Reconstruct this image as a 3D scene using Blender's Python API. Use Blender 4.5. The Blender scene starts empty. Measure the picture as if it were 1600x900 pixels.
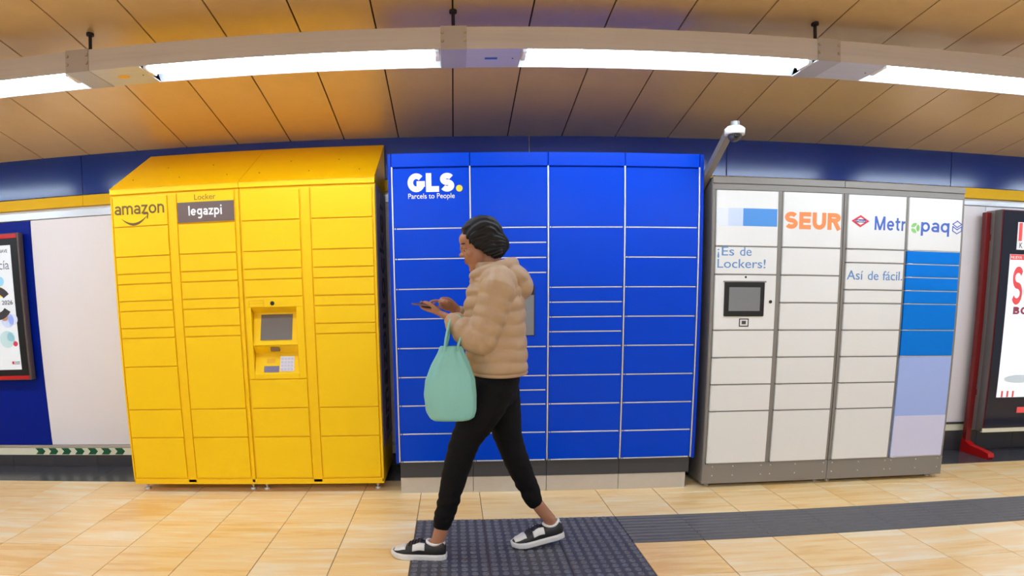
import bpy, bmesh, math, random
from mathutils import Vector, Matrix, noise
random.seed(7)
SC = bpy.context.scene
COL = SC.collection

# ------------------------------------------------------------------ camera
# wide lens with mild barrel distortion, decentred (shifted) frame
A1, A2, A3, A4 = 8.56464080e-01, -3.24072856e-02, -8.43175804e-02, 1.59015935e-02
PITCH, YAW, ROLL = -1.60225420e-01, -3.58600917e-04, 1.58503665e-02
CX, CY, CAMH = 709.282, 611.446, 1.34
def _rot():
    c, s = math.cos(ROLL), math.sin(ROLL); R1 = Matrix(((c,0,s),(0,1,0),(-s,0,c)))
    c, s = math.cos(PITCH), math.sin(PITCH); R2 = Matrix(((1,0,0),(0,c,-s),(0,s,c)))
    c, s = math.cos(YAW), math.sin(YAW); R3 = Matrix(((c,-s,0),(s,c,0),(0,0,1)))
    return R3 @ R2 @ R1
RM = _rot()
cam = bpy.data.cameras.new('camera'); cam_o = bpy.data.objects.new('camera', cam); COL.objects.link(cam_o)
SC.camera = cam_o
cam.type = 'PANO'; cam.panorama_type = 'FISHEYE_LENS_POLYNOMIAL'
cam.sensor_fit = 'HORIZONTAL'; cam.sensor_width = 36.0; cam.sensor_height = 20.25; cam.lens = 21.0
cam.fisheye_fov = math.pi
cam.fisheye_polynomial_k0 = 0.0
cam.fisheye_polynomial_k1 = -A1/18; cam.fisheye_polynomial_k2 = -A2/18**2
cam.fisheye_polynomial_k3 = -A3/18**3; cam.fisheye_polynomial_k4 = -A4/18**4
cam.shift_x = (800-CX)/1600; cam.shift_y = (CY-450)/900
rt, fw, up = RM.col[0], RM.col[1], RM.col[2]
m4 = Matrix(((rt[0],up[0],-fw[0],0),(rt[1],up[1],-fw[1],0),(rt[2],up[2],-fw[2],CAMH),(0,0,0,1)))
cam_o.matrix_world = m4
def ray(px, py):
    u, v = (px-CX)/800, -(py-CY)/800; r = math.hypot(u, v)+1e-12
    th = A1*r+A2*r*r+A3*r**3+A4*r**4
    return RM @ Vector((math.sin(th)*u/r, math.cos(th), math.sin(th)*v/r))
def at(px, py, Y):
    d = ray(px, py); t = Y/d.y
    return Vector((d.x*t, Y, CAMH+d.z*t))

# ------------------------------------------------------------------ world, exposure
w = bpy.data.worlds.new('world'); SC.world = w; w.use_nodes = True
w.node_tree.nodes['Background'].inputs[0].default_value = (.95, .97, 1.0, 1)
w.node_tree.nodes['Background'].inputs[1].default_value = 0.35
vs = SC.view_settings
vs.view_transform = 'Standard'; vs.look = 'None'; vs.gamma = 1.0; vs.use_curve_mapping = False
vs.exposure = 0.0
TUBE = 42.0

# ------------------------------------------------------------------ materials
def srgb(*c):
    return tuple(((x/255)/12.92 if x/255 <= .04045 else ((x/255+.055)/1.055)**2.4) for x in c)
MATS = {}
def mat(name, col, rough=.5, metal=0., var=.04, scale=6., spec=.5, emit=0., bump=0., coat=0.):
    if name in MATS: return MATS[name]
    m = bpy.data.materials.new(name); m.use_nodes = True; t = m.node_tree; b = t.nodes['Principled BSDF']
    b.inputs['Roughness'].default_value = rough; b.inputs['Metallic'].default_value = metal
    b.inputs['Specular IOR Level'].default_value = spec
    if coat: b.inputs['Coat Weight'].default_value = coat; b.inputs['Coat Roughness'].default_value = .12
    if var > 0:
        tc = t.nodes.new('ShaderNodeTexCoord'); n = t.nodes.new('ShaderNodeTexNoise'); n.inputs['Scale'].default_value = scale
        n.inputs['Detail'].default_value = 3
        t.links.new(tc.outputs['Object'], n.inputs['Vector'])
        mx = t.nodes.new('ShaderNodeMix'); mx.data_type = 'RGBA'
        t.links.new(n.outputs['Fac'], mx.inputs[0])
        mx.inputs[6].default_value = (*[max(0, c*(1-var)) for c in col], 1)
        mx.inputs[7].default_value = (*[min(1, c*(1+var)) for c in col], 1)
        t.links.new(mx.outputs[2], b.inputs['Base Color'])
        if bump:
            bp = t.nodes.new('ShaderNodeBump'); bp.inputs['Strength'].default_value = bump; bp.inputs['Distance'].default_value = .01
            t.links.new(n.outputs['Fac'], bp.inputs['Height']); t.links.new(bp.outputs[0], b.inputs['Normal'])
    else:
        b.inputs['Base Color'].default_value = (*col, 1)
    if emit:
        b.inputs['Emission Color'].default_value = (*col, 1); b.inputs['Emission Strength'].default_value = emit
    MATS[name] = m
    return m
def streak_mat(name, cols, sc, rough, metal=0., rand=True, spec=.5, bump=0.):
    """directional streaks: colour ramp over noise stretched along one axis, shifted for each object"""
    m = bpy.data.materials.new(name); m.use_nodes = True; t = m.node_tree; b = t.nodes['Principled BSDF']
    tc = t.nodes.new('ShaderNodeTexCoord'); mp = t.nodes.new('ShaderNodeMapping'); mp.inputs['Scale'].default_value = sc
    t.links.new(tc.outputs['Object'], mp.inputs['Vector'])
    vec = mp.outputs[0]
    oi = t.nodes.new('ShaderNodeObjectInfo')
    if rand:
        mu = t.nodes.new('ShaderNodeMath'); mu.operation = 'MULTIPLY'; mu.inputs[1].default_value = 57.
        t.links.new(oi.outputs['Random'], mu.inputs[0])
        ad = t.nodes.new('ShaderNodeVectorMath'); ad.operation = 'ADD'
        t.links.new(vec, ad.inputs[0]); t.links.new(mu.outputs[0], ad.inputs[1]); vec = ad.outputs[0]
    n = t.nodes.new('ShaderNodeTexNoise'); n.inputs['Scale'].default_value = 1.; n.inputs['Detail'].default_value = 5; n.inputs['Roughness'].default_value = .62
    t.links.new(vec, n.inputs['Vector'])
    fac = n.outputs['Fac']
    if rand:
        sh = t.nodes.new('ShaderNodeMath'); sh.operation = 'MULTIPLY_ADD'; sh.inputs[1].default_value = .22
        t.links.new(oi.outputs['Random'], sh.inputs[0])
        sb = t.nodes.new('ShaderNodeMath'); sb.operation = 'SUBTRACT'; sb.inputs[1].default_value = .11
        t.links.new(fac, sb.inputs[0]); t.links.new(sb.outputs[0], sh.inputs[2]); fac = sh.outputs[0]
    rp = t.nodes.new('ShaderNodeValToRGB'); el = rp.color_ramp.elements
    ps = [.32+.36*i/(len(cols)-1) for i in range(len(cols))]
    el[0].position, el[0].color = ps[0], (*cols[0], 1)
    el[1].position, el[1].color = ps[-1], (*cols[-1], 1)
    for p, c in zip(ps[1:-1], cols[1:-1]):
        e = el.new(p); e.color = (*c, 1)
    t.links.new(fac, rp.inputs[0]); t.links.new(rp.outputs[0], b.inputs['Base Color'])
    b.inputs['Roughness'].default_value = rough; b.inputs['Metallic'].default_value = metal; b.inputs['Specular IOR Level'].default_value = spec
    if bump:
        bp = t.nodes.new('ShaderNodeBump'); bp.inputs['Strength'].default_value = bump; bp.inputs['Distance'].default_value = .004
        t.links.new(n.outputs['Fac'], bp.inputs['Height']); t.links.new(bp.outputs[0], b.inputs['Normal'])
    MATS[name] = m
    return m
M_YEL = mat('yellow_powder_coat', srgb(255,206,8), .42, var=.02, spec=.3)
M_YROOF = mat('yellow_roof_paint', srgb(255,188,0), .38, var=.05, scale=9, spec=.2)
M_YFRAME = mat('yellow_frame_paint', srgb(254,202,8), .45, var=.02, spec=.3)
M_BROWN = mat('brown_vinyl', srgb(112,92,88), .5, var=.04)
M_BROWNTXT = mat('brown_print', srgb(112,82,34), .5, var=.03)
M_DKTXT = mat('dark_brown_print', srgb(44,34,34), .45, var=.03)
M_BLUE = mat('royal_blue_coat', srgb(0,66,206), .24, var=.02, spec=.14)
M_BLUEFR = mat('royal_blue_frame', srgb(0,56,188), .34, var=.02, spec=.15)
M_SILVER = mat('brushed_silver', srgb(225,225,230), .3, .75, var=.05)
M_STEEL = mat('brushed_steel', srgb(205,200,194), .38, .55, var=.05, scale=25)
M_CHAR = mat('charcoal_plinth', srgb(62,62,66), .5, var=.05)
M_GREY = mat('warm_grey_coat', srgb(140,134,128), .45, .15, var=.03)
M_WHITE = mat('white_door_coat', srgb(236,234,231), .4, var=.012)
M_WALLW = mat('white_wall_panel', srgb(240,234,238), .4, var=.015, scale=2)
M_WALLB = mat('blue_wall_panel', srgb(0,30,140), .35, var=.03, spec=.12)
M_BAND = mat('navy_glossy_enamel', srgb(4,46,128), .17, var=.05, spec=.45)
M_YBAND = mat('yellow_wall_trim', srgb(232,182,0), .4, var=.03, spec=.15)
M_ALU = mat('aluminium_trim', srgb(200,198,198), .3, .8, var=.05)
M_CREAM = mat('photoluminescent_cream', srgb(238,234,208), .5, var=.03)
M_GREEN = mat('green_arrow_print', srgb(10,92,58), .5, var=.03)
M_SKIRT = mat('dark_stone', srgb(64,62,66), .3, var=.12, scale=9)
M_BORDER = mat('dark_polished_stone', srgb(74,74,80), .22, var=.12, scale=7)
M_BLACK = mat('black_plastic', srgb(18,18,20), .3, var=.03)
M_GLASSBLK = mat('dark_display_glass', srgb(48,46,46), .12, var=.05, scale=3)
M_SCRGREY = mat('grey_display', srgb(112,104,100), .15, var=.04)
M_SCRGREY2 = mat('light_grey_display', srgb(128,128,130), .15, var=.06)
M_RED = mat('red_paint', srgb(200,18,22), .4, var=.03)
M_DRED = mat('dark_red_paint', srgb(122,18,20), .42, var=.04)
M_BEAM = streak_mat('brushed_beam_metal', [srgb(200,202,222), srgb(210,212,232), srgb(204,206,226)], (.6,20,20), .42, .2, rand=False)
M_SPLICE = mat('splice_metal', srgb(184,184,200), .4, .2, var=.05)
M_ROD = mat('dark_iron', srgb(48,46,60), .5, .3, var=.05)
M_REFL = mat('white_reflector', srgb(235,236,242), .35, var=.02)
M_CEILBACK = mat('ceiling_void', srgb(70,52,34), .8, var=.05)
M_CEIL = streak_mat('tan_metal_ceiling', [srgb(232,202,156), srgb(238,208,164), srgb(234,204,158)], (2.5,2.5,2.5), .32, .25, rand=False)
M_TILE = streak_mat('beige_streaked_tile', [srgb(244,196,122), srgb(252,214,150), srgb(253,221,166), srgb(255,236,200)], (2.2,17,1), .3)
M_GROUT = mat('tile_grout', srgb(150,112,70), .7, var=.05)
M_TACT = mat('dark_rubber', srgb(74,72,78), .5, var=.08, scale=30)
M_TACT2 = mat('dark_rubber_stud', srgb(100,100,110), .42, var=.08, scale=30)
M_PLAIN = mat('cream_wall', srgb(225,216,205), .5, var=.03)
M_SCREW = mat('steel_screw', srgb(190,186,184), .3, .9, var=.03)
M_LETW = mat('white_print', srgb(250,250,250), .5, var=.01)
M_LOGOY = mat('yellow_print', srgb(255,214,40), .5, var=.01)
M_SKY = mat('sky_blue_print', srgb(80,148,222), .45, var=.01)
M_PALE = mat('pale_blue_print', srgb(206,218,246), .45, var=.01)
M_CYAN = mat('bright_blue_door', srgb(0,122,222), .4, var=.02, spec=.15)
M_PERI = mat('periwinkle_door', srgb(168,188,244), .4, var=.02, spec=.3)
M_LAV = mat('lavender_door', srgb(216,214,240), .4, var=.02, spec=.3)
M_ORANGE = mat('orange_print', srgb(250,146,86), .45, var=.01)
M_METROB = mat('blue_print', srgb(72,104,190), .45, var=.01)
M_THINB = mat('slate_blue_print', srgb(98,146,198), .45, var=.01)
M_LEAF = mat('green_print', srgb(140,200,118), .45, var=.01)
M_LRED = mat('red_print', srgb(226,60,72), .45, var=.01)
def emit_mat(name, col, strength):
    m = bpy.data.materials.new(name); m.use_nodes = True; t = m.node_tree; t.nodes.clear()
    e = t.nodes.new('ShaderNodeEmission'); e.inputs[0].default_value = (*col, 1); e.inputs[1].default_value = strength
    o = t.nodes.new('ShaderNodeOutputMaterial'); t.links.new(e.outputs[0], o.inputs[0]); MATS[name] = m; return m
M_TUBE = emit_mat('fluorescent_tube', (.68, .84, 1.0), TUBE)
M_ADW = mat('lit_display_white', srgb(222,226,232), .2, var=.02, emit=.30)

# ------------------------------------------------------------------ builders
POS = {}
def wpos(o): return POS.get(o.name, Vector((0,0,0))) if o else Vector((0,0,0))
def link(name, me, parent=None, loc=None):
    o = bpy.data.objects.new(name, me); COL.objects.link(o)
    loc = Vector(loc) if loc is not None else Vector((0,0,0))
    POS[o.name] = loc
    if parent: o.parent = parent; o.location = loc - wpos(parent)
    else: o.location = loc
    return o
def build(name, bm, m, parent=None, smooth=False, base=False):
    """bmesh in world coordinates -> object whose origin is its centre (or base)"""
    bmesh.ops.recalc_face_normals(bm, faces=bm.faces)
    vs_ = [v.co for v in bm.verts]
    lo = Vector((min(v.x for v in vs_), min(v.y for v in vs_), min(v.z for v in vs_)))
    hi = Vector((max(v.x for v in vs_), max(v.y for v in vs_), max(v.z for v in vs_)))
    c = (lo+hi)/2
    if base: c.z = lo.z
    bmesh.ops.translate(bm, verts=bm.verts, vec=-c)
    me = bpy.data.meshes.new(name); bm.to_mesh(me); bm.free()
    for mm in (m if isinstance(m, (list, tuple)) else [m]): me.materials.append(mm)
    if smooth:
        for p in me.polygons: p.use_smooth = True
    return link(name, me, parent, c)
def empty(name, loc, label=None, cat=None, group=None, parent=None):
    o = bpy.data.objects.new(name, None); COL.objects.link(o); o.empty_display_size = .1
    POS[o.name] = Vector(loc)
    if parent: o.parent = parent; o.location = Vector(loc)-wpos(parent)
    else: o.location = loc
    if label: tag(o, label, cat, group)
    return o
def tag(o, label=None, cat=None, group=None, kind=None):
    if label: o['label'] = label
    if cat: o['category'] = cat
    if group: o['group'] = group
    if kind: o['kind'] = kind
    return o
def addbox(bm, x0, x1, y0, y1, z0, z1, bev=0, seg=1):
    r = bmesh.ops.create_cube(bm, size=1)
    vs_ = r['verts']
    for v in vs_:
        v.co = Vector((x0+(v.co.x+.5)*(x1-x0), y0+(v.co.y+.5)*(y1-y0), z0+(v.co.z+.5)*(z1-z0)))
    if bev:
        es = list({e for v in vs_ for e in v.link_edges})
        bmesh.ops.bevel(bm, geom=es, offset=bev, segments=seg, affect='EDGES', profile=.6)
def box(name, x0, x1, y0, y1, z0, z1, m, parent=None, bev=0, seg=1):
    bm = bmesh.new(); addbox(bm, x0, x1, y0, y1, z0, z1, bev, seg)
    return build(name, bm, m, parent)
def addcyl(bm, p0, p1, r0, r1=None, seg=14, caps=True):
    p0, p1 = Vector(p0), Vector(p1); r1 = r0 if r1 is None else r1
    d = (p1-p0); q = d.to_track_quat('Z', 'Y').to_matrix()
    rings = []
    for p, r in ((p0, r0), (p1, r1)):
        rings.append([bm.verts.new(p + q @ Vector((r*math.cos(2*math.pi*i/seg), r*math.sin(2*math.pi*i/seg), 0))) for i in range(seg)])
    for i in range(seg):
        j = (i+1) % seg; bm.faces.new((rings[0][i], rings[0][j], rings[1][j], rings[1][i]))
    if caps: bm.faces.new(rings[0][::-1]); bm.faces.new(rings[1])
def cyl(name, p0, p1, r0, m, parent=None, r1=None, seg=14, smooth=True):
    bm = bmesh.new(); addcyl(bm, p0, p1, r0, r1, seg)
    o = build(name, bm, m, parent)
    if smooth: shade_auto(o)
    return o
def shade_auto(o):
    for p in o.data.polygons: p.use_smooth = len(p.vertices) <= 4
def addell(bm, c, r, rot=None, u=20, v=12):
    rr = bmesh.ops.create_uvsphere(bm, u_segments=u, v_segments=v, radius=1)
    M = Matrix.Translation(Vector(c)) @ (rot.to_4x4() if rot else Matrix.Identity(4)) @ Matrix.Diagonal((*r, 1))
    bmesh.ops.transform(bm, matrix=M, verts=rr['verts'])
def addtube(bm, pts, rad, seg=14, flat=None, ref=Vector((0,1,0)), quilt=0., pitch=.05, cap=True):
    """loft along pts; rad: radius or (ra, rb) at each point (rb along ref); round caps"""
    pts = [Vector(p) for p in pts]; n = len(pts)
    rad = [(r, r) if not isinstance(r, (tuple, list)) else r for r in rad]
    # resample
    P, R, S = [], [], []; s = 0
    for i in range(n-1):
        L = (pts[i+1]-pts[i]).length; k = max(2, int(L/.012)) if quilt else max(2, int(L/.03))
        for j in range(k):
            f = j/k; P.append(pts[i].lerp(pts[i+1], f)); R.append((rad[i][0]*(1-f)+rad[i+1][0]*f, rad[i][1]*(1-f)+rad[i+1][1]*f)); S.append(s+L*f)
        s += L
    P.append(pts[-1]); R.append(rad[-1]); S.append(s)
    # smooth the centre line a little
    for _ in range(3):
        P = [P[0]]+[(P[i-1]+P[i]*2+P[i+1])/4 for i in range(1, len(P)-1)]+[P[-1]]
    rings = []
    def ring(c, t, ra, rb):
        b = (ref - t*ref.dot(t))
        if b.length < 1e-4: b = Vector((1,0,0)) - t*t.x
        b.normalize(); a = b.cross(t).normalized()
        return [bm.verts.new(c + a*ra*math.cos(2*math.pi*i/seg) + b*rb*math.sin(2*math.pi*i/seg)) for i in range(seg)]
    N = len(P)
    for i in range(N):
        t = (P[min(i+1, N-1)]-P[max(i-1, 0)]).normalized()
        q = quilt*(abs(math.sin(math.pi*S[i]/pitch))**.55-.5) if quilt else 0
        if i == 0 and cap:
            for f, g in ((.95, .3), (.6, .8)): rings.append(ring(P[0]-t*R[0][0]*f*.6, t, R[0][0]*g, R[0][1]*g))
        rings.append(ring(P[i], t, R[i][0]+q, R[i][1]+q))
        if i == N-1 and cap:
            for f, g in ((.6, .8), (.95, .3)): rings.append(ring(P[i]+t*R[i][0]*f*.6, t, R[i][0]*g, R[i][1]*g))
    for a, b in zip(rings[:-1], rings[1:]):
        for i in range(seg):
            j = (i+1) % seg; bm.faces.new((a[i], a[j], b[j], b[i]))
    bm.faces.new(rings[0][::-1]); bm.faces.new(rings[-1])
def remeshed(name, bm, voxel, m, parent=None, smooth=2, disp=None):
    """fuse the overlapping shapes of bm into one continuous surface"""
    bmesh.ops.recalc_face_normals(bm, faces=bm.faces)
    me = bpy.data.meshes.new(name+'_raw'); bm.to_mesh(me); bm.free()
    o = bpy.data.objects.new(name+'_raw', me); COL.objects.link(o)
    r = o.modifiers.new('r', 'REMESH'); r.mode = 'VOXEL'; r.voxel_size = voxel
    if smooth:
        s = o.modifiers.new('s', 'SMOOTH'); s.factor = .5; s.iterations = smooth
    dg = bpy.context.evaluated_depsgraph_get(); dg.update()
    me2 = bpy.data.meshes.new_from_object(o.evaluated_get(dg))
    bpy.data.objects.remove(o); bpy.data.meshes.remove(me)
    b2 = bmesh.new(); b2.from_mesh(me2); bpy.data.meshes.remove(me2)
    if disp:
        b2.normal_update()
        for v in b2.verts: v.co += v.normal*disp(v.co)
    return build(name, b2, m, parent, smooth=True)
def text(name, s, x0, x1, zbase, m, Y, parent, height=None, bold=0., depth=.0015, plane='front', spacing=1.0, origin=None):
    """lettering as a thin raised mesh: fits width x0..x1, baseline zbase, cap/letter height optional"""
    cu = bpy.data.curves.new(name+'_c', 'FONT'); cu.body = s; cu.size = 1; cu.extrude = 0; cu.offset = bold; cu.space_character = spacing
    cu.resolution_u = 4
    o = bpy.data.objects.new(name+'_c', cu); COL.objects.link(o)
    dg = bpy.context.evaluated_depsgraph_get(); dg.update()
    me = bpy.data.meshes.new_from_object(o.evaluated_get(dg))
    bpy.data.objects.remove(o); bpy.data.curves.remove(cu)
    bm = bmesh.new(); bm.from_mesh(me); bpy.data.meshes.remove(me)
    bmesh.ops.remove_doubles(bm, verts=bm.verts, dist=1e-5)
    xs = [v.co.x for v in bm.verts]; ys = [v.co.y for v in bm.verts]
    sx = (x1-x0)/(max(xs)-min(xs)); sy = sx if height is None else height/max(ys)
    mx = min(xs)
    r = bmesh.ops.extrude_face_region(bm, geom=list(bm.faces))
    top = {v for v in r['geom'] if isinstance(v, bmesh.types.BMVert)}
    for v in bm.verts:
        x, y = (v.co.x-mx)*sx, v.co.y*sy; d = depth if v in top else 0
        if plane == 'front': v.co = Vector((x0+x, Y-d, zbase+y))
        else: v.co = Vector((plane+d, zbase-y, x0+x))   # on a side facing +X, reading upwards; zbase is a Y
    return build(name, bm, m, parent)
def poly(name, pts, Y, m, parent, depth=.0015):
    """flat printed shape in the front plane, pts = (x, z)"""
    bm = bmesh.new(); vs_ = [bm.verts.new((x, Y, z)) for x, z in pts]; f = bm.faces.new(vs_)
    r = bmesh.ops.extrude_face_region(bm, geom=[f])
    for v in r['geom']:
        if isinstance(v, bmesh.types.BMVert): v.co.y -= depth
    bmesh.ops.triangulate(bm, faces=[f for f in bm.faces if len(f.verts) > 4])
    return build(name, bm, m, parent)
def outline(name, pts, wd, Y, m, parent, closed=True):
    bm = bmesh.new(); n = len(pts)
    for i in range(n if closed else n-1):
        a, b = Vector((pts[i][0], 0, pts[i][1])), Vector((pts[(i+1) % n][0], 0, pts[(i+1) % n][1]))
        d = (b-a).normalized(); a -= d*wd/2; b += d*wd/2; q = Vector((-d.z, 0, d.x))*wd/2
        lo = [bm.verts.new((p.x, Y, p.z)) for p in (a-q, b-q, b+q, a+q)]; hi = [bm.verts.new((v.co.x, Y-.0015, v.co.z)) for v in lo]
        bm.faces.new(lo); bm.faces.new(hi[::-1])
        for k in range(4): bm.faces.new((lo[k], lo[(k+1) % 4], hi[(k+1) % 4], hi[k]))
    return build(name, bm, m, parent)
def disc(name, x, z, r, Y, m, parent, rz=None, seg=20):
    rz = rz or r
    return poly(name, [(x+r*math.cos(2*math.pi*i/seg), z+rz*math.sin(2*math.pi*i/seg)) for i in range(seg)], Y, m, parent)
# ---- stroke lettering: bold sans letters as ribbons of even width
def _arc(cx, cy, rx, ry, a0, a1, n=14):
    return [(cx+rx*math.cos(math.radians(a0+(a1-a0)*i/n)), cy+ry*math.sin(math.radians(a0+(a1-a0)*i/n))) for i in range(n+1)]
def glyph(ch, h, n):
    """strokes of one letter; cap height or x-height 1, h half the stroke width, n the set width of the letter (None: its own)"""
    W = n
    if ch == 'G': return [_arc(.5*W, .5, .5*W-h, .5-h, 42, 345, 24)+[(W-h, .46)], [(W, .46-h*.2), (.52*W, .46-h*.2)]]
    if ch == 'L': return [[(h, 1), (h, 0)], [(h, h), (W, h)]]
    if ch == 'S':
        ry = (1-2*h)/4
        return [_arc(.5*W, 1-h-ry, .5*W-h, ry, 28, 270, 16)+_arc(.5*W, h+ry, .5*W-h, ry, 90, -152, 16)[1:]]
    if ch == 'E': return [[(h, 1), (h, 0)], [(h, 1-h), (W, 1-h)], [(h, .5), (W*.94, .5)], [(h, h), (W, h)]]
    if ch == 'U': return [[(h, 1)]+_arc(.5*W, .5*W, .5*W-h, .5*W-h, 180, 360, 14)+[(W-h, 1)]]
    if ch == 'R': return [[(h, 1), (h, 0)], [(h, 1-h), (.55*W, 1-h)]+_arc(.55*W, .72, .45*W-h, .28-h, 90, -90, 12)[1:]+[(h, .44+h)], [(.5*W, .44+h), (W-h*.7, 0)]]
    if ch == 'O': return [_arc(.5*W, .5, .5*W-h, .5-h, 0, 360, 26)]
    if ch == 'M': return [[(h, 0), (h, 1)], [(h*1.1, 1), (.5*W, .02)], [(.5*W, .02), (W-h*1.1, 1)], [(W-h, 1), (W-h, 0)]]
    if ch == 'a': return [[(W-h, 0), (W-h, .64)]+_arc(.5*W, .64, .5*W-h, .36-h, 0, 152, 12)[1:], _arc(.5*W, .31, .5*W-h, .31-h, 0, 360, 20)]
    if ch == 'm':
        q = (W-2*h)/4
        return [[(h, 0), (h, 1)], _arc(h+q, 1-h-q*1.0, q, q*1.0, 180, 0, 10)+[(h+2*q, 0)], _arc(h+3*q, 1-h-q*1.0, q, q*1.0, 180, 0, 10)+[(W-h, 0)]]
    if ch == 'n': q = (W-2*h)/2; return [[(h, 0), (h, 1)], _arc(h+q, 1-h-q*.95, q, q*.95, 180, 0, 10)+[(W-h, 0)]]
    if ch == 'z': return [[(0, 1-h), (W, 1-h)], [(W-h*1.2, 1-h), (h*1.2, h)], [(0, h), (W, h)]]
    if ch == 'o': return [_arc(.5*W, .5, .5*W-h, .5-h, 0, 360, 24)]
    if ch == 'e': return [_arc(.5*W, .5, .5*W-h, .5-h, 0, 318, 20), [(h, .5), (W-h*.6, .5)]]
    if ch == 'l': return [[(h, 1.45), (h, 0)]]
    if ch == 'i': return [[(h, 1), (h, 0)], [(h, 1.42), (h, 1.42-2*h)]]
    if ch == 'g': return [_arc(.5*W, .54, .5*W-h, .46-h, 0, 360, 22), [(W-h, 1), (W-h, -.12)]+_arc(.5*W, -.12, .5*W-h, .26, 0, -140, 10)[1:]]
    if ch == 'p': return [[(h, 1), (h, -.42)], _arc(.5*W, .5, .5*W-h, .5-h, 0, 360, 22)]
    if ch == 'q': return [[(W-h, 1), (W-h, -.42)], _arc(.5*W, .5, .5*W-h, .5-h, 0, 360, 22)]
    if ch == 't': return [[(.42*W, 1.3), (.42*W, .3)]+_arc(.42*W+.28*W, .3, .28*W, .3-h, 180, 290, 8)[1:], [(0, 1-h), (W*.95, 1-h)]]
    if ch == 'r': return [[(h, 0), (h, 1)], _arc(W*.95, .55, W*.95-h, .45-h, 180, 92, 8)]
    if ch == 'B': return [[(h, 1), (h, 0)], [(h, 1-h), (.5*W, 1-h)]+_arc(.5*W, .75, .42*W-h, .25-h, 90, -90, 10)[1:]+[(h, .5+h)], [(h, .5), (.55*W, .5)]+_arc(.55*W, .25+h/2, .45*W-h, .25-h/2, 90, -90, 10)[1:]+[(h, h)]]
    return []
GWID = dict(G=.95, L=.72, S=.78, E=.72, U=.84, R=.82, O=.9, M=1.0, a=.80, m=1.32, n=.80, z=.76, o=.92, e=.90, l=None, i=None, g=.88, p=.90, q=.90, t=.62, r=.50, B=.8)
def ribbon(bm, pts, hw, Y, dep, fn):
    n = len(pts); L_, R_ = [], []
    closed = n > 3 and math.dist(pts[0], pts[-1]) < 1e-6
    for i in range(n):
        a = pts[i-1] if i > 0 else (pts[-2] if closed else None); b = pts[i+1] if i < n-1 else (pts[1] if closed else None); p = pts[i]
        def nrm(u, v):
            dx, dy = v[0]-u[0], v[1]-u[1]; l = math.hypot(dx, dy) or 1; return (-dy/l, dx/l)
        n1 = nrm(a, p) if a else nrm(p, b); n2 = nrm(p, b) if b else n1
        mx, my = n1[0]+n2[0], n1[1]+n2[1]; l = math.hypot(mx, my) or 1; mx, my = mx/l, my/l
        k = min(1.6, 1/max(.35, mx*n1[0]+my*n1[1]))
        L_.append((p[0]+mx*hw*k, p[1]+my*hw*k)); R_.append((p[0]-mx*hw*k, p[1]-my*hw*k))
    q = [[bm.verts.new(fn(x, y, d)) for (x, y), d in ((L_[i], 0), (R_[i], 0), (R_[i], dep), (L_[i], dep))] for i in range(n)]
    for u, v in zip(q[:-1], q[1:]):
        for k in range(4): bm.faces.new((u[k], u[(k+1) % 4], v[(k+1) % 4], v[k]))
    bm.faces.new(q[0][::-1]); bm.faces.new(q[-1])
def bold_text(name, s, x0, x1, zbase, m, Y, parent, height, wt, gap=.16, plane=None):
    """height: cap height or x-height in metres; wt: stroke width as a share of it"""
    h = wt/2; tot = 0; ws = []
    for ch in s:
        w_ = GWID[ch] if GWID[ch] else 2*h
        ws.append(w_); tot += w_
    tot += gap*(len(s)-1)
    sx = (x1-x0)/(tot*height); cur = 0; dep = .0012; cnt = 0
    bm = bmesh.new()
    for ch, w_ in zip(s, ws):
        for st in glyph(ch, h, w_):
            cnt += 1; d_ = dep+.00004*(cnt % 5)
            if plane is None: fn = lambda x, y, d: (x0+(cur+x)*height*sx, Y-d, zbase+y*height)
            else: fn = lambda x, y, d: (plane+d, zbase-y*height, x0+(cur+x)*height*sx)
            ribbon(bm, st, h, Y, d_, fn)
        cur += w_+gap
    o = build(name, bm, m, parent); return o

# ================================================================== STRUCTURE
YW = 4.655; XL, XR = -9.0, 9.5
# ---- floor
fl = box('floor', XL, XR, -5.5, YW+.1, -.15, -.004, M_GROUT); tag(fl, kind='structure')
T = .39986; SX = -2.6336; SY = 3.433
g = .0022
bm = bmesh.new(); addbox(bm, g, T-g, g, T-g, -.012, 0, .0012)
bmesh.ops.translate(bm, verts=bm.verts, vec=(-T/2, -T/2, 0))
tile_me = bpy.data.meshes.new('tile'); bm.to_mesh(tile_me); bm.free(); tile_me.materials.append(M_TILE)
def in_mat(cx, cy): return -.24 < cx < .97 and 2.2 < cy < SY
def in_strip(cx, cy): return cx > .96 and 3.03 < cy < SY
for i in range(-10, 24):
    for j in range(-6, 2):
        cx, cy = SX+(i+.5)*T, SY+(j+.5)*T
        if in_mat(cx, cy) or in_strip(cx, cy): continue
        link('tile', tile_me, fl, (cx, cy, 0))
# far part of the floor towards and behind the viewer: one slab
box('paving', XL, XR, -5.44, SY-6*T-.002, -.004, 0, M_TILE, fl)
box('paving', XL, SX-10*T-.002, SY-6*T, SY+2*T, -.004, 0, M_TILE, fl)
box('paving', SX+24*T+.002, XR, SY-6*T, SY+2*T, -.004, 0, M_TILE, fl)
# dark polished border along the wall
bx = -8.8
while bx < 9:
    box('border_tile', bx+.0015, bx+.5985, SY+2*T+.002, YW-.012, -.012, 0, M_BORDER, fl, .001); bx += .6
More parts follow.
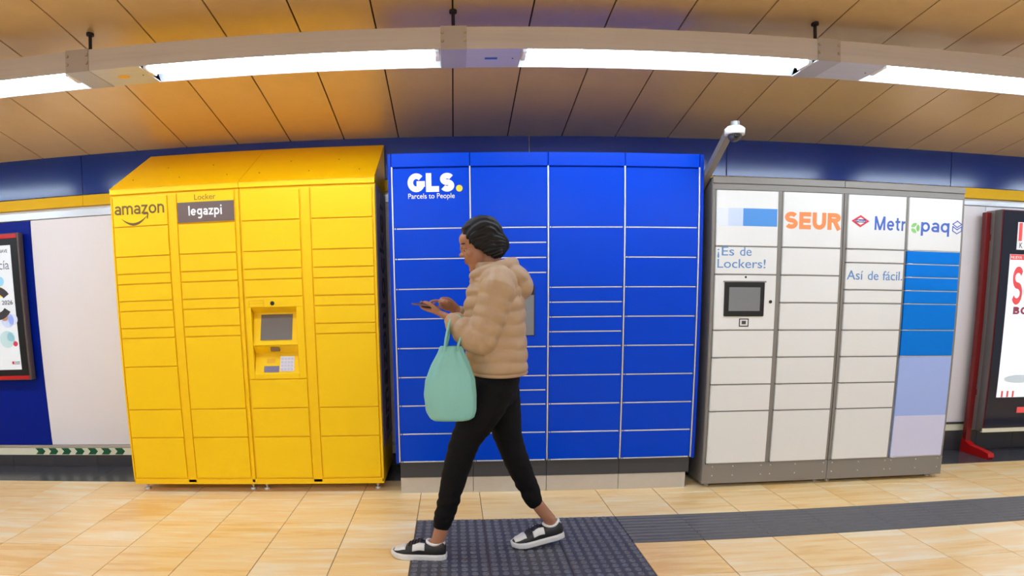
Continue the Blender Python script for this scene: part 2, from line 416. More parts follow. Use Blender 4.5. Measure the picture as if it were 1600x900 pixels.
# tactile paving: studded plates
def stud_mesh():
    bm = bmesh.new(); addbox(bm, -T/2+.0015, T/2-.0015, -T/2+.0015, T/2-.0015, -.012, .002, .001)
    base = bpy.data.meshes.new('tactile_plate'); bm.to_mesh(base); bm.free(); base.materials.append(M_TACT)
    bm = bmesh.new(); n = 8; p = T/n; seg = 12
    prof = [(.0170, .002), (.0150, .0065), (.0115, .0065), (.0085, .003)]
    for a in range(n):
        for b in range(n):
            c = Vector((-T/2+(a+.5)*p, -T/2+(b+.5)*p, 0)); rings = []
            for r, z in prof: rings.append([bm.verts.new(c+Vector((r*math.cos(2*math.pi*k/seg), r*math.sin(2*math.pi*k/seg), z))) for k in range(seg)])
            for q in range(3):
                for k in range(seg):
                    l = (k+1) % seg; bm.faces.new((rings[q][k], rings[q][l], rings[q+1][l], rings[q+1][k]))
            bm.faces.new(rings[3])
    st = bpy.data.meshes.new('studs'); bm.to_mesh(st); bm.free(); st.materials.append(M_TACT2)
    for pl in st.polygons: pl.use_smooth = True
    return base, st
pl_me, st_me = stud_mesh()
for i in range(6, 9):
    for j in range(-3, 0):
        c = (SX+(i+.5)*T, SY+(j+.5)*T, 0)
        o = link('tactile_plate', pl_me, fl, c); s = link('studs', st_me, o, c); s['kind'] = 'stuff'
bm = bmesh.new(); addbox(bm, -T/2+.0012, T/2-.0012, -T/2+.0015, T/2-.0015, -.012, .001)
nr = 9
for k in range(nr):
    y = -T/2+(k+.5)*T/nr
    vs_ = [bm.verts.new(v) for v in ((-T/2+.001, y-.014, .001), (-T/2+.001, y-.008, .006), (-T/2+.001, y+.008, .006), (-T/2+.001, y+.014, .001),
                                      (T/2-.001, y-.014, .001), (T/2-.001, y-.008, .006), (T/2-.001, y+.008, .006), (T/2-.001, y+.014, .001))]
    for q in ((0,1,5,4), (1,2,6,5), (2,3,7,6)): bm.faces.new([vs_[x] for x in q])
    bm.faces.new([vs_[x] for x in (3,2,1,0)]); bm.faces.new([vs_[x] for x in (4,5,6,7)])
bmesh.ops.recalc_face_normals(bm, faces=bm.faces)
rib_me = bpy.data.meshes.new('guide_plate'); bm.to_mesh(rib_me); bm.free(); rib_me.materials.append(mat('grey_rubber_rib', srgb(94,92,93), .5, var=.08, scale=30))
for i in range(9, 24): link('guide_plate', rib_me, fl, (SX+(i+.5)*T, SY-T/2, 0))

# ---- ceiling: curved vault of tan metal strips
PROF = [(4.655,2.52),(4.2,2.612),(3.755,2.70),(3.33,2.772),(2.9,2.828),(2.4,2.872),(1.8,2.90),(1.2,2.91)]
PROF = PROF + [(-.8-y, z) for y, z in PROF[::-1]]
def catmull(P, k=4):
    out = []
    for i in range(len(P)-1):
        p0, p1, p2, p3 = P[max(i-1,0)], P[i], P[i+1], P[min(i+2,len(P)-1)]
        for j in range(k):
            t = j/k
            out.append(tuple(.5*((2*p1[d])+(-p0[d]+p2[d])*t+(2*p0[d]-5*p1[d]+4*p2[d]-p3[d])*t*t+(-p0[d]+3*p1[d]-3*p2[d]+p3[d])*t**3) for d in (0,1)))
    out.append(P[-1]); return out
CP = catmull(PROF)
def vault(x0, x1, off, th):
    bm = bmesh.new(); g_ = []
    for (y, z) in CP: g_.append([bm.verts.new((x, y, z+o)) for x in (x0, x1) for o in (off, off+th)])
    for a, b in zip(g_[:-1], g_[1:]):
        bm.faces.new((a[0], b[0], b[2], a[2])); bm.faces.new((a[1], a[3], b[3], b[1]))
        bm.faces.new((a[0], a[1], b[1], b[0])); bm.faces.new((a[2], b[2], b[3], a[3]))
    for e in (g_[0], g_[-1]): bm.faces.new((e[0], e[2], e[3], e[1]))
    return bm
ce = build('ceiling', vault(XL, XR, .014, .08), M_CEILBACK); tag(ce, kind='structure')
CW = .409
bm = vault(-CW/2+.0045, CW/2-.0045, 0, .010); bmesh.ops.recalc_face_normals(bm, faces=bm.faces)
cp_me = bpy.data.meshes.new('ceiling_panel'); bm.to_mesh(cp_me); bm.free(); cp_me.materials.append(M_CEIL)
for k in range(-14, 31):
    x = -3.247+CW*(k+.5)
    if XL < x-CW/2 and x+CW/2 < XR: link('ceiling_panel', cp_me, ce, (x, 0, 0))
def ceil_z(y):
    for (y0, z0), (y1, z1) in zip(CP[:-1], CP[1:]):
        if y1 <= y <= y0: return z0+(z1-z0)*(y0-y)/(y0-y1)
    return 2.9

# ---- back wall with its panels
wb = box('wall_back', XL, XR, YW+.012, YW+.2, -.1, 2.62, M_PLAIN); tag(wb, kind='structure')
def lin(a, b):            # the trims climb slightly towards the right, as in the photo
    return lambda x: a+(b-a)*(x+3.3)/7.9
seams = [XL+.01, -6.4, -2.911, .597, 2.135, 4.136, 7.6, XR-.01]
for a, b in zip(seams[:-1], seams[1:]):
    box('blue_band_panel', a+.003, b-.003, YW-.004, YW+.012, 2.212 if b < 1 else 2.24, 2.535, M_BAND, wb, .002)
for a, b in zip([XL+.01, -6.4, -2.907, -1.2], [-6.4, -2.907, -1.2, .6]): box('yellow_trim', a+.001, b-.001, YW-.016, YW+.012, 2.122, 2.205, M_YBAND, wb, .002)
for a, b in zip([.6, 2.3, 4.0, 7.0], [2.3, 4.0, 7.0, XR-.01]): box('yellow_trim', a+.001, b-.001, YW-.016, YW+.012, 2.152, 2.236, M_YBAND, wb, .002)
box('metal_trim', XL+.01, .6, YW-.008, YW+.012, 2.042, 2.10, M_ALU, wb, .002)
box('metal_trim', .6, XR-.01, YW-.008, YW+.012, 2.094, 2.135, M_ALU, wb, .002)
for a, b, mm in ((XL+.01, -4.9, M_WALLW), (-4.895, -3.402, M_WALLB), (-3.398, -1.9, M_WALLW), (-1.896, -.4, M_WALLW), (-.396, .6, M_WALLW)):
    box('wall_panel', a, b, YW, YW+.012, .186, 2.038, mm, wb, .002)
for a, b in ((.604, 2.1), (2.104, 3.6), (3.604, 4.50), (4.504, 6.0), (6.004, XR-.01)):
    box('wall_panel', a, b, YW, YW+.012, .246, 2.09, M_WALLW, wb, .002)
box('metal_rail', XL+.01, .6, YW-.014, YW+.012, .166, .184, M_ALU, wb, .002)
box('metal_rail', .6, XR-.01, YW-.014, YW+.012, .232, .245, M_CHAR, wb, .002)
box('cream_strip', XL+.01, .6, YW-.006, YW+.012, .098, .162, M_CREAM, wb)
box('cream_strip', .6, XR-.01, YW-.006, YW+.012, .172, .228, M_CREAM, wb)
for k in range(7):        # green chevrons of the escape-route marking
    x0 = -3.562+.1235*k; z0, z1, zm = .103, .157, .130
    poly('arrow_mark', [(x0, z0), (x0+.068, z0), (x0+.092, zm), (x0+.068, z1), (x0, z1), (x0+.024, zm)], YW-.006, M_GREEN, wb)
x = XL+.01
while x < XR-.1:
    x1 = min(x+.4, XR-.01); zt = .094 if x1 < .6 else .168
    box('skirting_tile', x+.001, x1-.001, YW-.012, YW+.012, 0, zt, M_SKIRT, wb, .001); x = x1
# ---- opposite wall of the passage (behind the viewer)
wf = box('wall_front', XL, XR, -5.655, -5.455, -.1, 2.62, M_PLAIN); tag(wf, kind='structure')

# ================================================================== CEILING LIGHTS
BF, BB, BZ0, BZ1 = 3.054, 3.306, 2.545, 2.655
LM = 1.94
def light_module(x0, dy, label, group, sticker=None):
    yf, yb = BF+dy, BB+dy; yc = (yf+yb)/2
    t = empty('ceiling_light', (x0+LM/2, yc, BZ0), label, 'light', group)
    hs = bmesh.new()
    addbox(hs, x0+.001, x0+LM-.001, yf, yf+.004, BZ0, BZ1)
    addbox(hs, x0+.001, x0+LM-.001, yb-.004, yb, BZ0, BZ1)
    addbox(hs, x0+.001, x0+LM-.001, yf+.004, yb-.004, BZ1-.004, BZ1)
    build('housing', hs, M_BEAM, t)
    cv = box('cover_plate', x0+.064, x0+.335, yf+.004, yb-.004, BZ0, BZ0+.004, M_BEAM, t)
    if sticker: 
        if sticker[0] == 'oval':
            b2 = bmesh.new(); n = 20; cxs, cys = x0+.19, yc
            f = b2.faces.new([b2.verts.new((cxs+.034*math.cos(2*math.pi*i/n), cys+.022*math.sin(2*math.pi*i/n), BZ0-.001)) for i in range(n)])
            r = bmesh.ops.extrude_face_region(b2, geom=[f])
            for v in r['geom']:
                if isinstance(v, bmesh.types.BMVert): v.co.z += .001
            build('sticker', b2, sticker[1], cv)
        else: box('sticker', x0+.158, x0+.222, yc-.012, yc+.012, BZ0-.001, BZ0, sticker[1], cv)
    cyl('screw', (x0+.30, yc, BZ0-.002), (x0+.30, yc, BZ0), .004, M_ROD, cv, seg=8)
    # splice plate over the joint with four screws on the face
    sp = bmesh.new(); addbox(sp, x0-.064, x0+.064, yf-.005, yf, BZ0-.003, BZ1+.004); addbox(sp, x0-.064, x0+.064, yf, yb, BZ0-.003, BZ0)
    spo = build('splice_plate', sp, M_SPLICE, t)
    for sx in (-.055, .055):
        for z in (BZ0+.04, BZ0+.082): cyl('screw', (x0+sx, yf-.010, z), (x0+sx, yf-.005, z), .006, M_SCREW, spo, r1=.0085, seg=10)
    # hanger rod
    zt = ceil_z(yc)
    rb = bmesh.new(); addcyl(rb, (x0, yc, BZ1), (x0, yc, zt+.004), .009, seg=10); addcyl(rb, (x0, yc, zt-.012), (x0, yc, zt+.004), .02, seg=12)
    build('hanger_rod', rb, M_ROD, t)
    # white reflector trough and tube
    xa, xb = x0+.34, x0+LM-.068
    rf = bmesh.new()
    pr = [(yf+.005, BZ0+.002), (yf+.045, BZ0+.05), (yb-.045, BZ0+.05), (yb-.005, BZ0+.002)]
    vv = [[rf.verts.new((xx, y, z)) for y, z in pr] for xx in (xa, xb)]
    for i in range(3): rf.faces.new((vv[0][i], vv[0][i+1], vv[1][i+1], vv[1][i]))
    for a, s in ((0, -1), (1, 1)): rf.faces.new(vv[a])
    r = bmesh.ops.solidify(rf, geom=rf.faces[:], thickness=.002)
    rfo = build('reflector', rf, M_REFL, t)
    for xx in (xa-.004, xb): box('end_lip', xx, xx+.004, yf+.004, yb-.004, BZ0-.002, BZ0+.012, M_REFL, t)
    tb = cyl('tube', (xa+.03, yf+.062, BZ0+.012), (xb-.03, yf+.062, BZ0+.012), .021, M_TUBE, t, seg=16)
    tb2 = cyl('tube', (xa+.03, yf+.125, BZ0+.018), (xb-.03, yf+.125, BZ0+.018), .016, M_TUBE, t, seg=16)
    for s in (xa+.015, xb-.015):
        bb = bmesh.new(); addbox(bb, s-.012, s+.012, yf+.035, yf+.15, BZ0-.004, BZ0+.045, .003); build('lamp_holder', bb, M_REFL, t)
    return t
J0 = .027
STY, STB = mat('yellow_sticker', srgb(244,184,30), .5, var=.02), mat('blue_sticker', srgb(40,96,214), .5, var=.02)
light_module(J0-4*LM, 0, 'added ceiling light trough, unseen far to the left, brightens the left wall', 'ceiling light row')  # outermost trough, added out of view to brighten the left wall
light_module(J0+3*LM, 0, 'added ceiling light trough, unseen far to the right, extra light at the row end', 'ceiling light row')  # its counterpart on the right, likewise added for more light
light_module(J0-3*LM, 0, 'ceiling light trough past the left edge of view, left of the poster screen', 'ceiling light row')
light_module(J0-2*LM, 0, 'leftmost ceiling light trough, cut off by the picture edge, over the poster screen', 'ceiling light row')
light_module(J0-LM, 0, 'ceiling light trough above the yellow locker with yellow oval sticker on its cover', 'ceiling light row', ('oval', STY))
light_module(J0, 0, 'ceiling light trough above the royal blue locker with small blue sticker', 'ceiling light row', ('rect', STB))
light_module(J0+LM, 0, 'rightmost ceiling light trough, above the grey locker, cut off by the edge', 'ceiling light row')
light_module(J0+2*LM, 0, 'ceiling light trough past the right edge of view, beyond the red framed screen', 'ceiling light row')
for k in range(-4, 4):
    light_module(J0+k*LM, -3.58, 'ceiling light trough of the middle row, out of view behind the viewer', 'middle ceiling light row')
    light_module(J0+k*LM, -7.16, 'added ceiling light trough of an unseen far row, fill light for the lower fronts', 'added far ceiling light row')  # far row is added, unseen, to raise the light on the lower fronts

# ================================================================== YELLOW LOCKER
YA = 3.98
A = empty('parcel_locker', (-1.388, 4.28, 0), 'yellow parcel locker bank with slanted roof, small screen and keypad', 'locker', 'parcel lockers along the wall')
AX0, AX1 = -2.292, -.49
box('cabinet_body', AX0, -1.3895, YA+.012, 4.60, .062, 2.075, M_YFRAME, A, .003)
def carved(name, outer, inner, m, parent):
    """box with a rectangular pocket cut into its front face (the face at low y)"""
    (X0, X1, Y0, Y1, Z0, Z1), (a, b_, d_, p, q_) = outer, inner
    bm = bmesh.new(); V = lambda *c: bm.verts.new(c)
    O = [V(x, Y0, z) for x, z in ((X0, Z0), (X1, Z0), (X1, Z1), (X0, Z1))]; I = [V(x, Y0, z) for x, z in ((a, p), (b_, p), (b_, q_), (a, q_))]
    D = [V(x, Y0+d_, z) for x, z in ((a, p), (b_, p), (b_, q_), (a, q_))]; B = [V(x, Y1, z) for x, z in ((X0, Z0), (X1, Z0), (X1, Z1), (X0, Z1))]
    for i in range(4):
        j = (i+1) % 4
        bm.faces.new((O[i], O[j], I[j], I[i])); bm.faces.new((I[i], I[j], D[j], D[i])); bm.faces.new((O[j], O[i], B[i], B[j]))
    bm.faces.new(D); bm.faces.new(B[::-1])
    return build(name, bm, m, parent)
carved('cabinet_body', (-1.3865, AX1, YA+.012, 4.60, .062, 2.075), (-1.346, -1.032, .09, .83, 1.286), M_YFRAME, A)
AZ = [2.05, 1.85, 1.65, 1.534, 1.465, 1.35, 1.283, 1.166, 1.098, .90, .60, .40, .105]
ACOL = [(-2.277, -1.884), (-1.815, -1.419), (-1.378, -.984), (-.912, -.507)]
AIDX = [[0,1,2,3,4,5,6,7,8,9,10,11,12], [0,1,2,3,4,5,6,7,8,10,11,12], [0,1,2,3,4,5,(9.5),10,11,12], [0,1,2,3,4,5,6,7,8,10,11,12]]
adoor = {}
for c, (x0, x1) in enumerate(ACOL):
    zs = [.798 if i == 9.5 else AZ[i] for i in AIDX[c]]
    for k, (za, zb) in enumerate(zip(zs[:-1], zs[1:])):
        if c == 2 and k == 5: continue
        if c == 1 and k == 0: za, zb = za+.012, zb
        adoor[(c, k)] = box('door', x0+.003, x1-.003, YA, YA+.014, zb+.0035, za-.0035, M_YEL, A, .0035, 2)
# raised corner posts between the door columns
for x0, x1 in ((-1.879, -1.820), (-1.414, -1.392), (-1.384, -1.383+.001), (-.979, -.917), (AX0, -2.281), (-.503, AX1)):
    if x1-x0 > .008: box('post', x0, x1, YA+.002, YA+.014, .075, 2.055, M_YFRAME, A, .002)
box('bottom_rail', AX0, AX1, YA+.002, YA+.014, .062, .098, M_YFRAME, A, .002)
# roof: fascia + sloping sheets, two halves
for a, b in ((AX0, -1.3895), (-1.3865, AX1)):
    box('fascia', a, b, YA-.004, YA+.02, 2.068, 2.104, M_YEL, A, .002)
    bm = bmesh.new()
    sec = [(YA-.004, 2.105), (4.60, 2.455), (4.62, 2.455), (4.62, 2.076), (YA+.012, 2.076), (YA-.004, 2.10)]
    va = [bm.verts.new((a, y, z)) for y, z in sec]; vb = [bm.verts.new((b, y, z)) for y, z in sec]
    bm.faces.new(va); bm.faces.new(vb[::-1])
    for i in range(len(sec)):
        j = (i+1) % len(sec); bm.faces.new((va[i], va[j], vb[j], vb[i]))
    ro = build('roof', bm, M_YROOF, A)
    for k in range(5):
        x = a+.1+k*.17; y = 4.12+.2*(k % 2); z = 2.105+(y-YA+.004)*.35/.624
        cyl('screw', (x, y, z-.004), (x, y-.001, z+.003), .004, M_BROWNTXT, ro, seg=8)
# brown decal on the right side with lettering that runs upwards
sd = box('side_panel', AX1, AX1+.003, YA+.035, 4.585, .30, 2.07, mat('lightened_brown_vinyl', srgb(176,152,146), .5, var=.04), A)  # brown lightened in colour to stand in for light missing in the gap
bold_text('lettering', 'amazon', .36, 1.22, YA+.42, M_DKTXT, 0, sd, .19, .22, plane=AX1+.003)
text('lettering', 'locker', 1.26, 2.04, YA+.42, M_DKTXT, 0, sd, height=.26, plane=AX1+.003)
bm = bmesh.new(); addbox(bm, AX1, AX1+.002, YA+.03, 4.59, 2.09, 2.12); build('side_trim', bm, M_YEL, A)
# levelling feet
for x in (-2.24, -1.44, -1.34, -.545):
    for y in (4.07, 4.52):
        bm = bmesh.new(); addcyl(bm, (x, y, .012), (x, y, .064), .008, seg=10); addcyl(bm, (x, y, 0), (x, y, .014), .024, .020, seg=16); addcyl(bm, (x, y, .03), (x, y, .04), .014, seg=6)
        build('foot', bm, M_STEEL, A)
# printing
d = adoor[(0, 0)]
bold_text('lettering', 'amazon', -2.262, -1.906, 1.932, M_BROWNTXT, YA, d, .060, .20, gap=.13)
pts = []; n = 18
for i in range(n+1):
    f = i/n; x = -2.213+.185*f; z = 1.912-.052*math.sin(math.pi*min(1, f*.94+.04))**.9+.012*f
    pts.append((x, z))
upper = [(x, z+.0075*math.sin(math.pi*i/n)+.0012) for i, (x, z) in enumerate(pts)]; lower = [(x, z-.0075*math.sin(math.pi*i/n)-.0012) for i, (x, z) in enumerate(pts)]
bm = bmesh.new(); ua = [bm.verts.new((x, YA, z)) for x, z in upper]; la = [bm.verts.new((x, YA, z)) for x, z in lower]
for i in range(n): bm.faces.new((ua[i], ua[i+1], la[i+1], la[i]))
r = bmesh.ops.extrude_face_region(bm, geom=bm.faces[:])
for v in r['geom']:
    if isinstance(v, bmesh.types.BMVert): v.co.y -= .0015
build('smile_mark', bm, M_BROWNTXT, d)
outline('arrow_head', [(-2.052, 1.930), (-2.022, 1.932), (-2.028, 1.902)], .007, YA, M_BROWNTXT, d, closed=False)
d = adoor[(1, 0)]
text('lettering', 'Locker', -1.692, -1.545, 2.004, mat('faded_brown_print', srgb(150,108,30), .5, var=.02), YA, d, height=.036)
pl = box('name_plate', -1.811, -1.422, YA-.003, YA, 1.858, 1.990, M_BROWN, d)
bold_text('lettering', 'legazpi', -1.735, -1.505, 1.902, M_LETW, YA-.003, pl, .044, .24, gap=.16)
# terminal: a recessed control panel
x0, x1 = ACOL[2]
TZ0, TZ1 = .798, 1.35
bm = bmesh.new()
addbox(bm, x0+.003, x1-.003, YA, YA+.014, 1.282, TZ1-.0035, .002)
addbox(bm, x0+.003, x0+.036, YA, YA+.014, TZ0+.0035, 1.282, .002)
addbox(bm, x1-.050, x1-.003, YA, YA+.014, TZ0+.0035, 1.282, .002)
addbox(bm, x0+.036, x1-.050, YA, YA+.014, TZ0+.0035, .835, .002)
term = build('terminal', bm, M_YEL, A)
TXa, TXb = x0+.036, x1-.050
def slab(name, sec, mm, par):
    b = bmesh.new(); va = [b.verts.new((TXa, y, z)) for y, z in sec]; vb = [b.verts.new((TXb, y, z)) for y, z in sec]
    b.faces.new(va); b.faces.new(vb[::-1])
    for i in range(len(sec)):
        j = (i+1) % len(sec); b.faces.new((va[i], va[j], vb[j], vb[i]))
    return build(name, b, mm, par)
slab('screen_recess', [(YA+.001, 1.282), (YA+.062, 1.245), (YA+.012, 1.03), (YA+.001, 1.028), (YA+.075, 1.028), (YA+.075, 1.282)], M_YEL, term)
slab('keypad_recess', [(YA+.001, 1.026), (YA+.055, .972), (YA+.006, .835), (YA+.075, .835), (YA+.075, 1.026)], M_YEL, term)
def on_slope(z): return YA+.012+(z-1.03)/(1.245-1.03)*.05
bm = bmesh.new(); vs_ = [bm.verts.new((x, on_slope(z)-o, z)) for o in (.004, 0) for x, z in ((-1.293, 1.062), (-1.078, 1.062), (-1.074, 1.232), (-1.289, 1.232))]
for q in ((0,1,2,3), (7,6,5,4), (0,4,5,1), (1,5,6,2), (2,6,7,3), (3,7,4,0)): bm.faces.new([vs_[i] for i in q])
scr = build('screen', bm, M_SCRGREY, term); scr['label'] = 'dark grey touch screen'
def on_key(z): return YA+.006+(z-.835)/(.972-.835)*.049
def key_quad(name, xa, xb, za, zb, o0, o1, mm, par):
    b = bmesh.new(); v = [b.verts.new((x, on_key(z)-o, z)) for o in (o1, o0) for x, z in ((xa, za), (xb, za), (xb, zb), (xa, zb))]
    for q in ((0,1,2,3), (7,6,5,4), (0,4,5,1), (1,5,6,2), (2,6,7,3), (3,7,4,0)): b.faces.new([v[i] for i in q])
    return build(name, b, mm, par)
kp = key_quad('keypad', -1.169, -1.073, .850, .948, 0, .004, mat('white_keypad', srgb(236,232,236), .45, var=.02), term)
for r_ in range(4):
    for c_ in range(4):
        xa = -1.163+c_*.022; za = .856+r_*.0225
        key_quad('key', xa, xa+.017, za, za+.017, .004, .007, mat('pale_key', srgb(206,200,214), .5, var=.03), kp)
bc = key_quad('card_reader', -1.279, -1.176, .846, .886, 0, .003, mat('violet_grey', srgb(122,116,150), .4, var=.3, scale=60), term)
key_quad('label_mark', -1.262, -1.205, .905, .935, 0, .001, mat('ochre_print', srgb(236,176,30), .5, var=.02), term)
cyl('camera_lens', (-1.193, YA-.004, 1.307), (-1.193, YA+.003, 1.307), .014, M_BLACK, term)
outline('label_frame', [(-1.352, 1.287), (-1.252, 1.287), (-1.252, 1.327), (-1.352, 1.327)], .002, YA, mat('ochre_line', srgb(226,160,20), .5, var=.02), term)
outline('label_line', [(-1.352, 1.307), (-1.252, 1.307)], .0015, YA, MATS['ochre_line'], term, closed=False)
bm = bmesh.new(); addbox(bm, -1.225, -1.165, YA+.006, YA+.03, .985, 1.015, .002); build('scanner', bm, mat('brown_scanner', srgb(126,92,50), .4, var=.1), term)

# ================================================================== ROYAL BLUE LOCKER
YG = 3.93
G = empty('parcel_locker', (.627, 4.25, 0), 'royal blue parcel locker bank with silver dividers behind the walking person', 'locker', 'parcel lockers along the wall')
GS = [-.372, .124, .624, 1.123, 1.620]
GX0, GX1 = -.397, 1.648
GU = .1922; GT = 2.145
box('cabinet_body', GX0+.004, GX1-.004, YG+.018, 4.58, .224, 2.23, M_BLUEFR, G, .003)
for a, b in ((GX0, GS[0]-.005), (GS[4]+.005, GX1)): box('side_frame', a, b, YG-.004, YG+.018, .215, 2.236, M_BLUEFR, G, .003)
for a, b in zip(GS[:-1], GS[1:]):
    box('header_panel', a+.002-(.003 if a == GS[0] else 0), b-.002, YG-.004, YG+.018, GT+.005, 2.236, M_BLUE, G, .003)
GL = [[0,2,3,4,5,6,7,8,9,10], [0,2,2.5,3,3.5,6,7,7.5,8,9,10], [0,2,4,4.5,5,5.5,6,7,8,9,10], [0,2,3,4,5,6,7,8,9,10]]
gdoor = {}
for c in range(4):
    a, b = GS[c], GS[c+1]; L = GL[c]
    for k in range(len(L)-1):
        za, zb = GT-L[k]*GU, GT-L[k+1]*GU
        gdoor[(c, k)] = box('door', a+.0065, b-.0065, YG, YG+.018, zb+.0065, za-.003, M_BLUE, G, .002)
        bm = bmesh.new(); addbox(bm, a+.024, b-.014, YG-.001, YG+.018, zb-.002, zb+.0055, .001)
        addcyl(bm, (a+.014, YG-.002, zb+.002), (a+.014, YG+.016, zb+.002), .005, seg=8)
        build('divider_strip', bm, M_SILVER, G)
for x in GS: box('mullion', x-.0045, x+.0045, YG-.002, YG+.018, .222, GT+.008, M_SILVER, G, .001)
for a, b in zip(GS[:-1], GS[1:]):
    box('plinth', a+.0015, b-.0015, YG+.012, YG+.04, .112, .218, M_CHAR, G, .001)
    box('kick_plate', a+.0015-(.0 if a > 0 else -.0), b-.0015-(.02 if b > 1.6 else 0), YG+.016, YG+.04, 0, .110, M_STEEL, G, .001)
box('base', GS[0]+.01, GS[4]-.01, YG+.04, 4.56, 0, .224, M_CHAR, G)
for x in (-.19, .47, .98): box('roof_bracket', x-.006, x+.006, YG+.05, YG+.07, 2.23, 2.243, M_SILVER, G)
d = gdoor[(0, 0)]
bold_text('lettering', 'GLS', -.272, .024, 1.992, M_LETW, YG, d, .118, .30, gap=.06)
disc('logo_dot', .056, 2.012, .021, YG, M_LOGOY, d)
text('lettering', 'Parcels to People', -.270, .026, 1.951, M_LETW, YG, d, height=.032, bold=.006)
tp = gdoor[(1, 4)]
box('screen_bezel', .205, .536, YG-.004, YG, 1.066, 1.392, M_BLACK, tp, .002)
box('screen', .222, .530, YG-.006, YG-.004, 1.07, 1.33, M_SCRGREY2, tp)
box('light_slit', .40, .46, YG-.006, YG-.004, 1.352, 1.357, M_LETW, tp)

# ================================================================== GREY AND WHITE LOCKER
YS = 3.92
S = empty('parcel_locker', (2.66, 4.24, 0), 'grey framed parcel locker bank with white doors and one blue column', 'locker', 'parcel lockers along the wall')
S0, S1 = 1.708, 3.612
box('cabinet_body', S0, 2.652, YS+.010, 4.56, .028, 2.092, M_GREY, S, .003); box('cabinet_body', 2.655, S1, YS+.010, 4.56, .028, 2.092, M_GREY, S, .003)
box('top_rail', S0, 2.652, YS-.004, YS+.010, 2.052, 2.095, M_GREY, S, .002); box('top_rail', 2.655, S1, YS-.004, YS+.010, 2.052, 2.095, M_GREY, S, .002)
box('upper_frame', S0, S1, YS+.002, YS+.010, 2.012, 2.05, M_GREY, S, .002)
for a, b in ((S0, 1.728), (2.168, 2.198), (2.633, 2.651), (2.656, 2.676), (3.131, 3.150), (3.590, S1)): box('post', a, b, YS+.001, YS+.010, .17, 2.012, M_GREY, S, .0015)
bm = bmesh.new(); addbox(bm, S0, 2.652, YS-.004, YS+.010, .028, .168, .002); b1 = build('kick_plate', bm, M_GREY, S)
bm = bmesh.new(); addbox(bm, 2.655, S1, YS-.004, YS+.010, .028, .168, .002); b2 = build('kick_plate', bm, M_GREY, S)
rv = bmesh.new(); addcyl(rv, (0, .001, 0), (0, -.003, 0), .0055, .003, seg=8); rv_me = bpy.data.meshes.new('rivet'); rv.to_mesh(rv_me); rv.free(); rv_me.materials.append(M_SILVER)
for x in (1.78, 1.93, 2.14, 2.21, 2.40, 2.62, 2.69, 2.90, 3.12, 3.17, 3.38, 3.57):
    for z in (.150, .085): link('rivet', rv_me, b1 if x < 2.65 else b2, (x, YS-.004, z))
SCOL = [(1.731, 2.165), (2.201, 2.630), (2.679, 3.129), (3.152, 3.588)]
SU, ST = .184, 2.01
SL = [[0,2,3,5,6,7,8,10], [0,2,3,4,5,6,7,8,10], [0,2,2.5,3.5,4,5,6,7,8,10], [0,2,2.5,3,3.5,4,5,6,10]]
sdoor = {}
for c, (a, b) in enumerate(SCOL):
    for k in range(len(SL[c])-1):
        za, zb = ST-SL[c][k]*SU, ST-SL[c][k+1]*SU
        mm = M_WHITE if c < 3 or k == 0 else (M_CYAN if k < 7 else M_PERI)
        bm = bmesh.new(); addbox(bm, a+.002, b-.002, YS-.010, YS+.010, zb+.006, za-.003, .0015)
        sdoor[(c, k)] = build('door', bm, mm, S)
        hb = bmesh.new(); addcyl(hb, (a+.012, YS-.011, zb+.002), (a+.045, YS-.011, zb+.002), .004, seg=8); addbox(hb, a+.002, b-.002, YS-.008, YS+.010, zb-.0015, zb+.0045)
        build('hinge_strip', hb, M_SILVER if c == 3 else M_GREY, sdoor[(c, k)])
YD = YS-.010
pd = sdoor[(3, 7)]
box('lavender_print', 3.154, 3.586, YD-.001, YD, ST-10*SU+.007, .478, M_LAV, pd)
d = sdoor[(0, 0)]
box('pale_square', 1.738, 1.812, YD-.001, YD, 1.777, 1.892, mat('faint_blue_print', srgb(228,232,246), .45, var=.01), d)
box('light_square', 1.812, 1.915, YD-.001, YD, 1.777, 1.892, M_PALE, d)
box('blue_square', 1.915, 2.156, YD-.001, YD, 1.777, 1.892, M_SKY, d)
d = sdoor[(0, 1)]
text('lettering', '\u00a1Es', 1.742, 1.858, 1.583, M_THINB, YD, d, height=.058); text('lettering', 'de', 1.900, 1.980, 1.583, M_THINB, YD, d, height=.058)
text('lettering', 'Lockers!', 1.744, 2.082, 1.503, M_THINB, YD, d, height=.058)
d = sdoor[(1, 0)]
bold_text('lettering', 'SEUR', 2.212, 2.622, 1.766, M_ORANGE, YD, d, .112, .25, gap=.10)
d = sdoor[(2, 0)]
lg = poly('metro_diamond', [(2.705, 1.832), (2.773, 1.872), (2.841, 1.832), (2.773, 1.790)], YD, M_LRED, d)
poly('diamond_field', [(2.729, 1.832), (2.773, 1.857), (2.817, 1.832), (2.773, 1.805)], YD-.0015, M_LETW, d)
box('name_bar', 2.735, 2.811, YD-.0045, YD-.003, 1.822, 1.843, mat('navy_print', srgb(60,60,140), .45, var=.01), d)
text('lettering', 'Metro', 2.741, 2.805, 1.826, M_LETW, YD-.0045, d, height=.013)
bold_text('lettering', 'M', 2.884, 2.966, 1.776, M_METROB, YD, d, .092, .17)
bold_text('lettering', 'etr', 2.980, 3.126, 1.776, M_METROB, YD, d, .066, .21)
d = sdoor[(3, 0)]
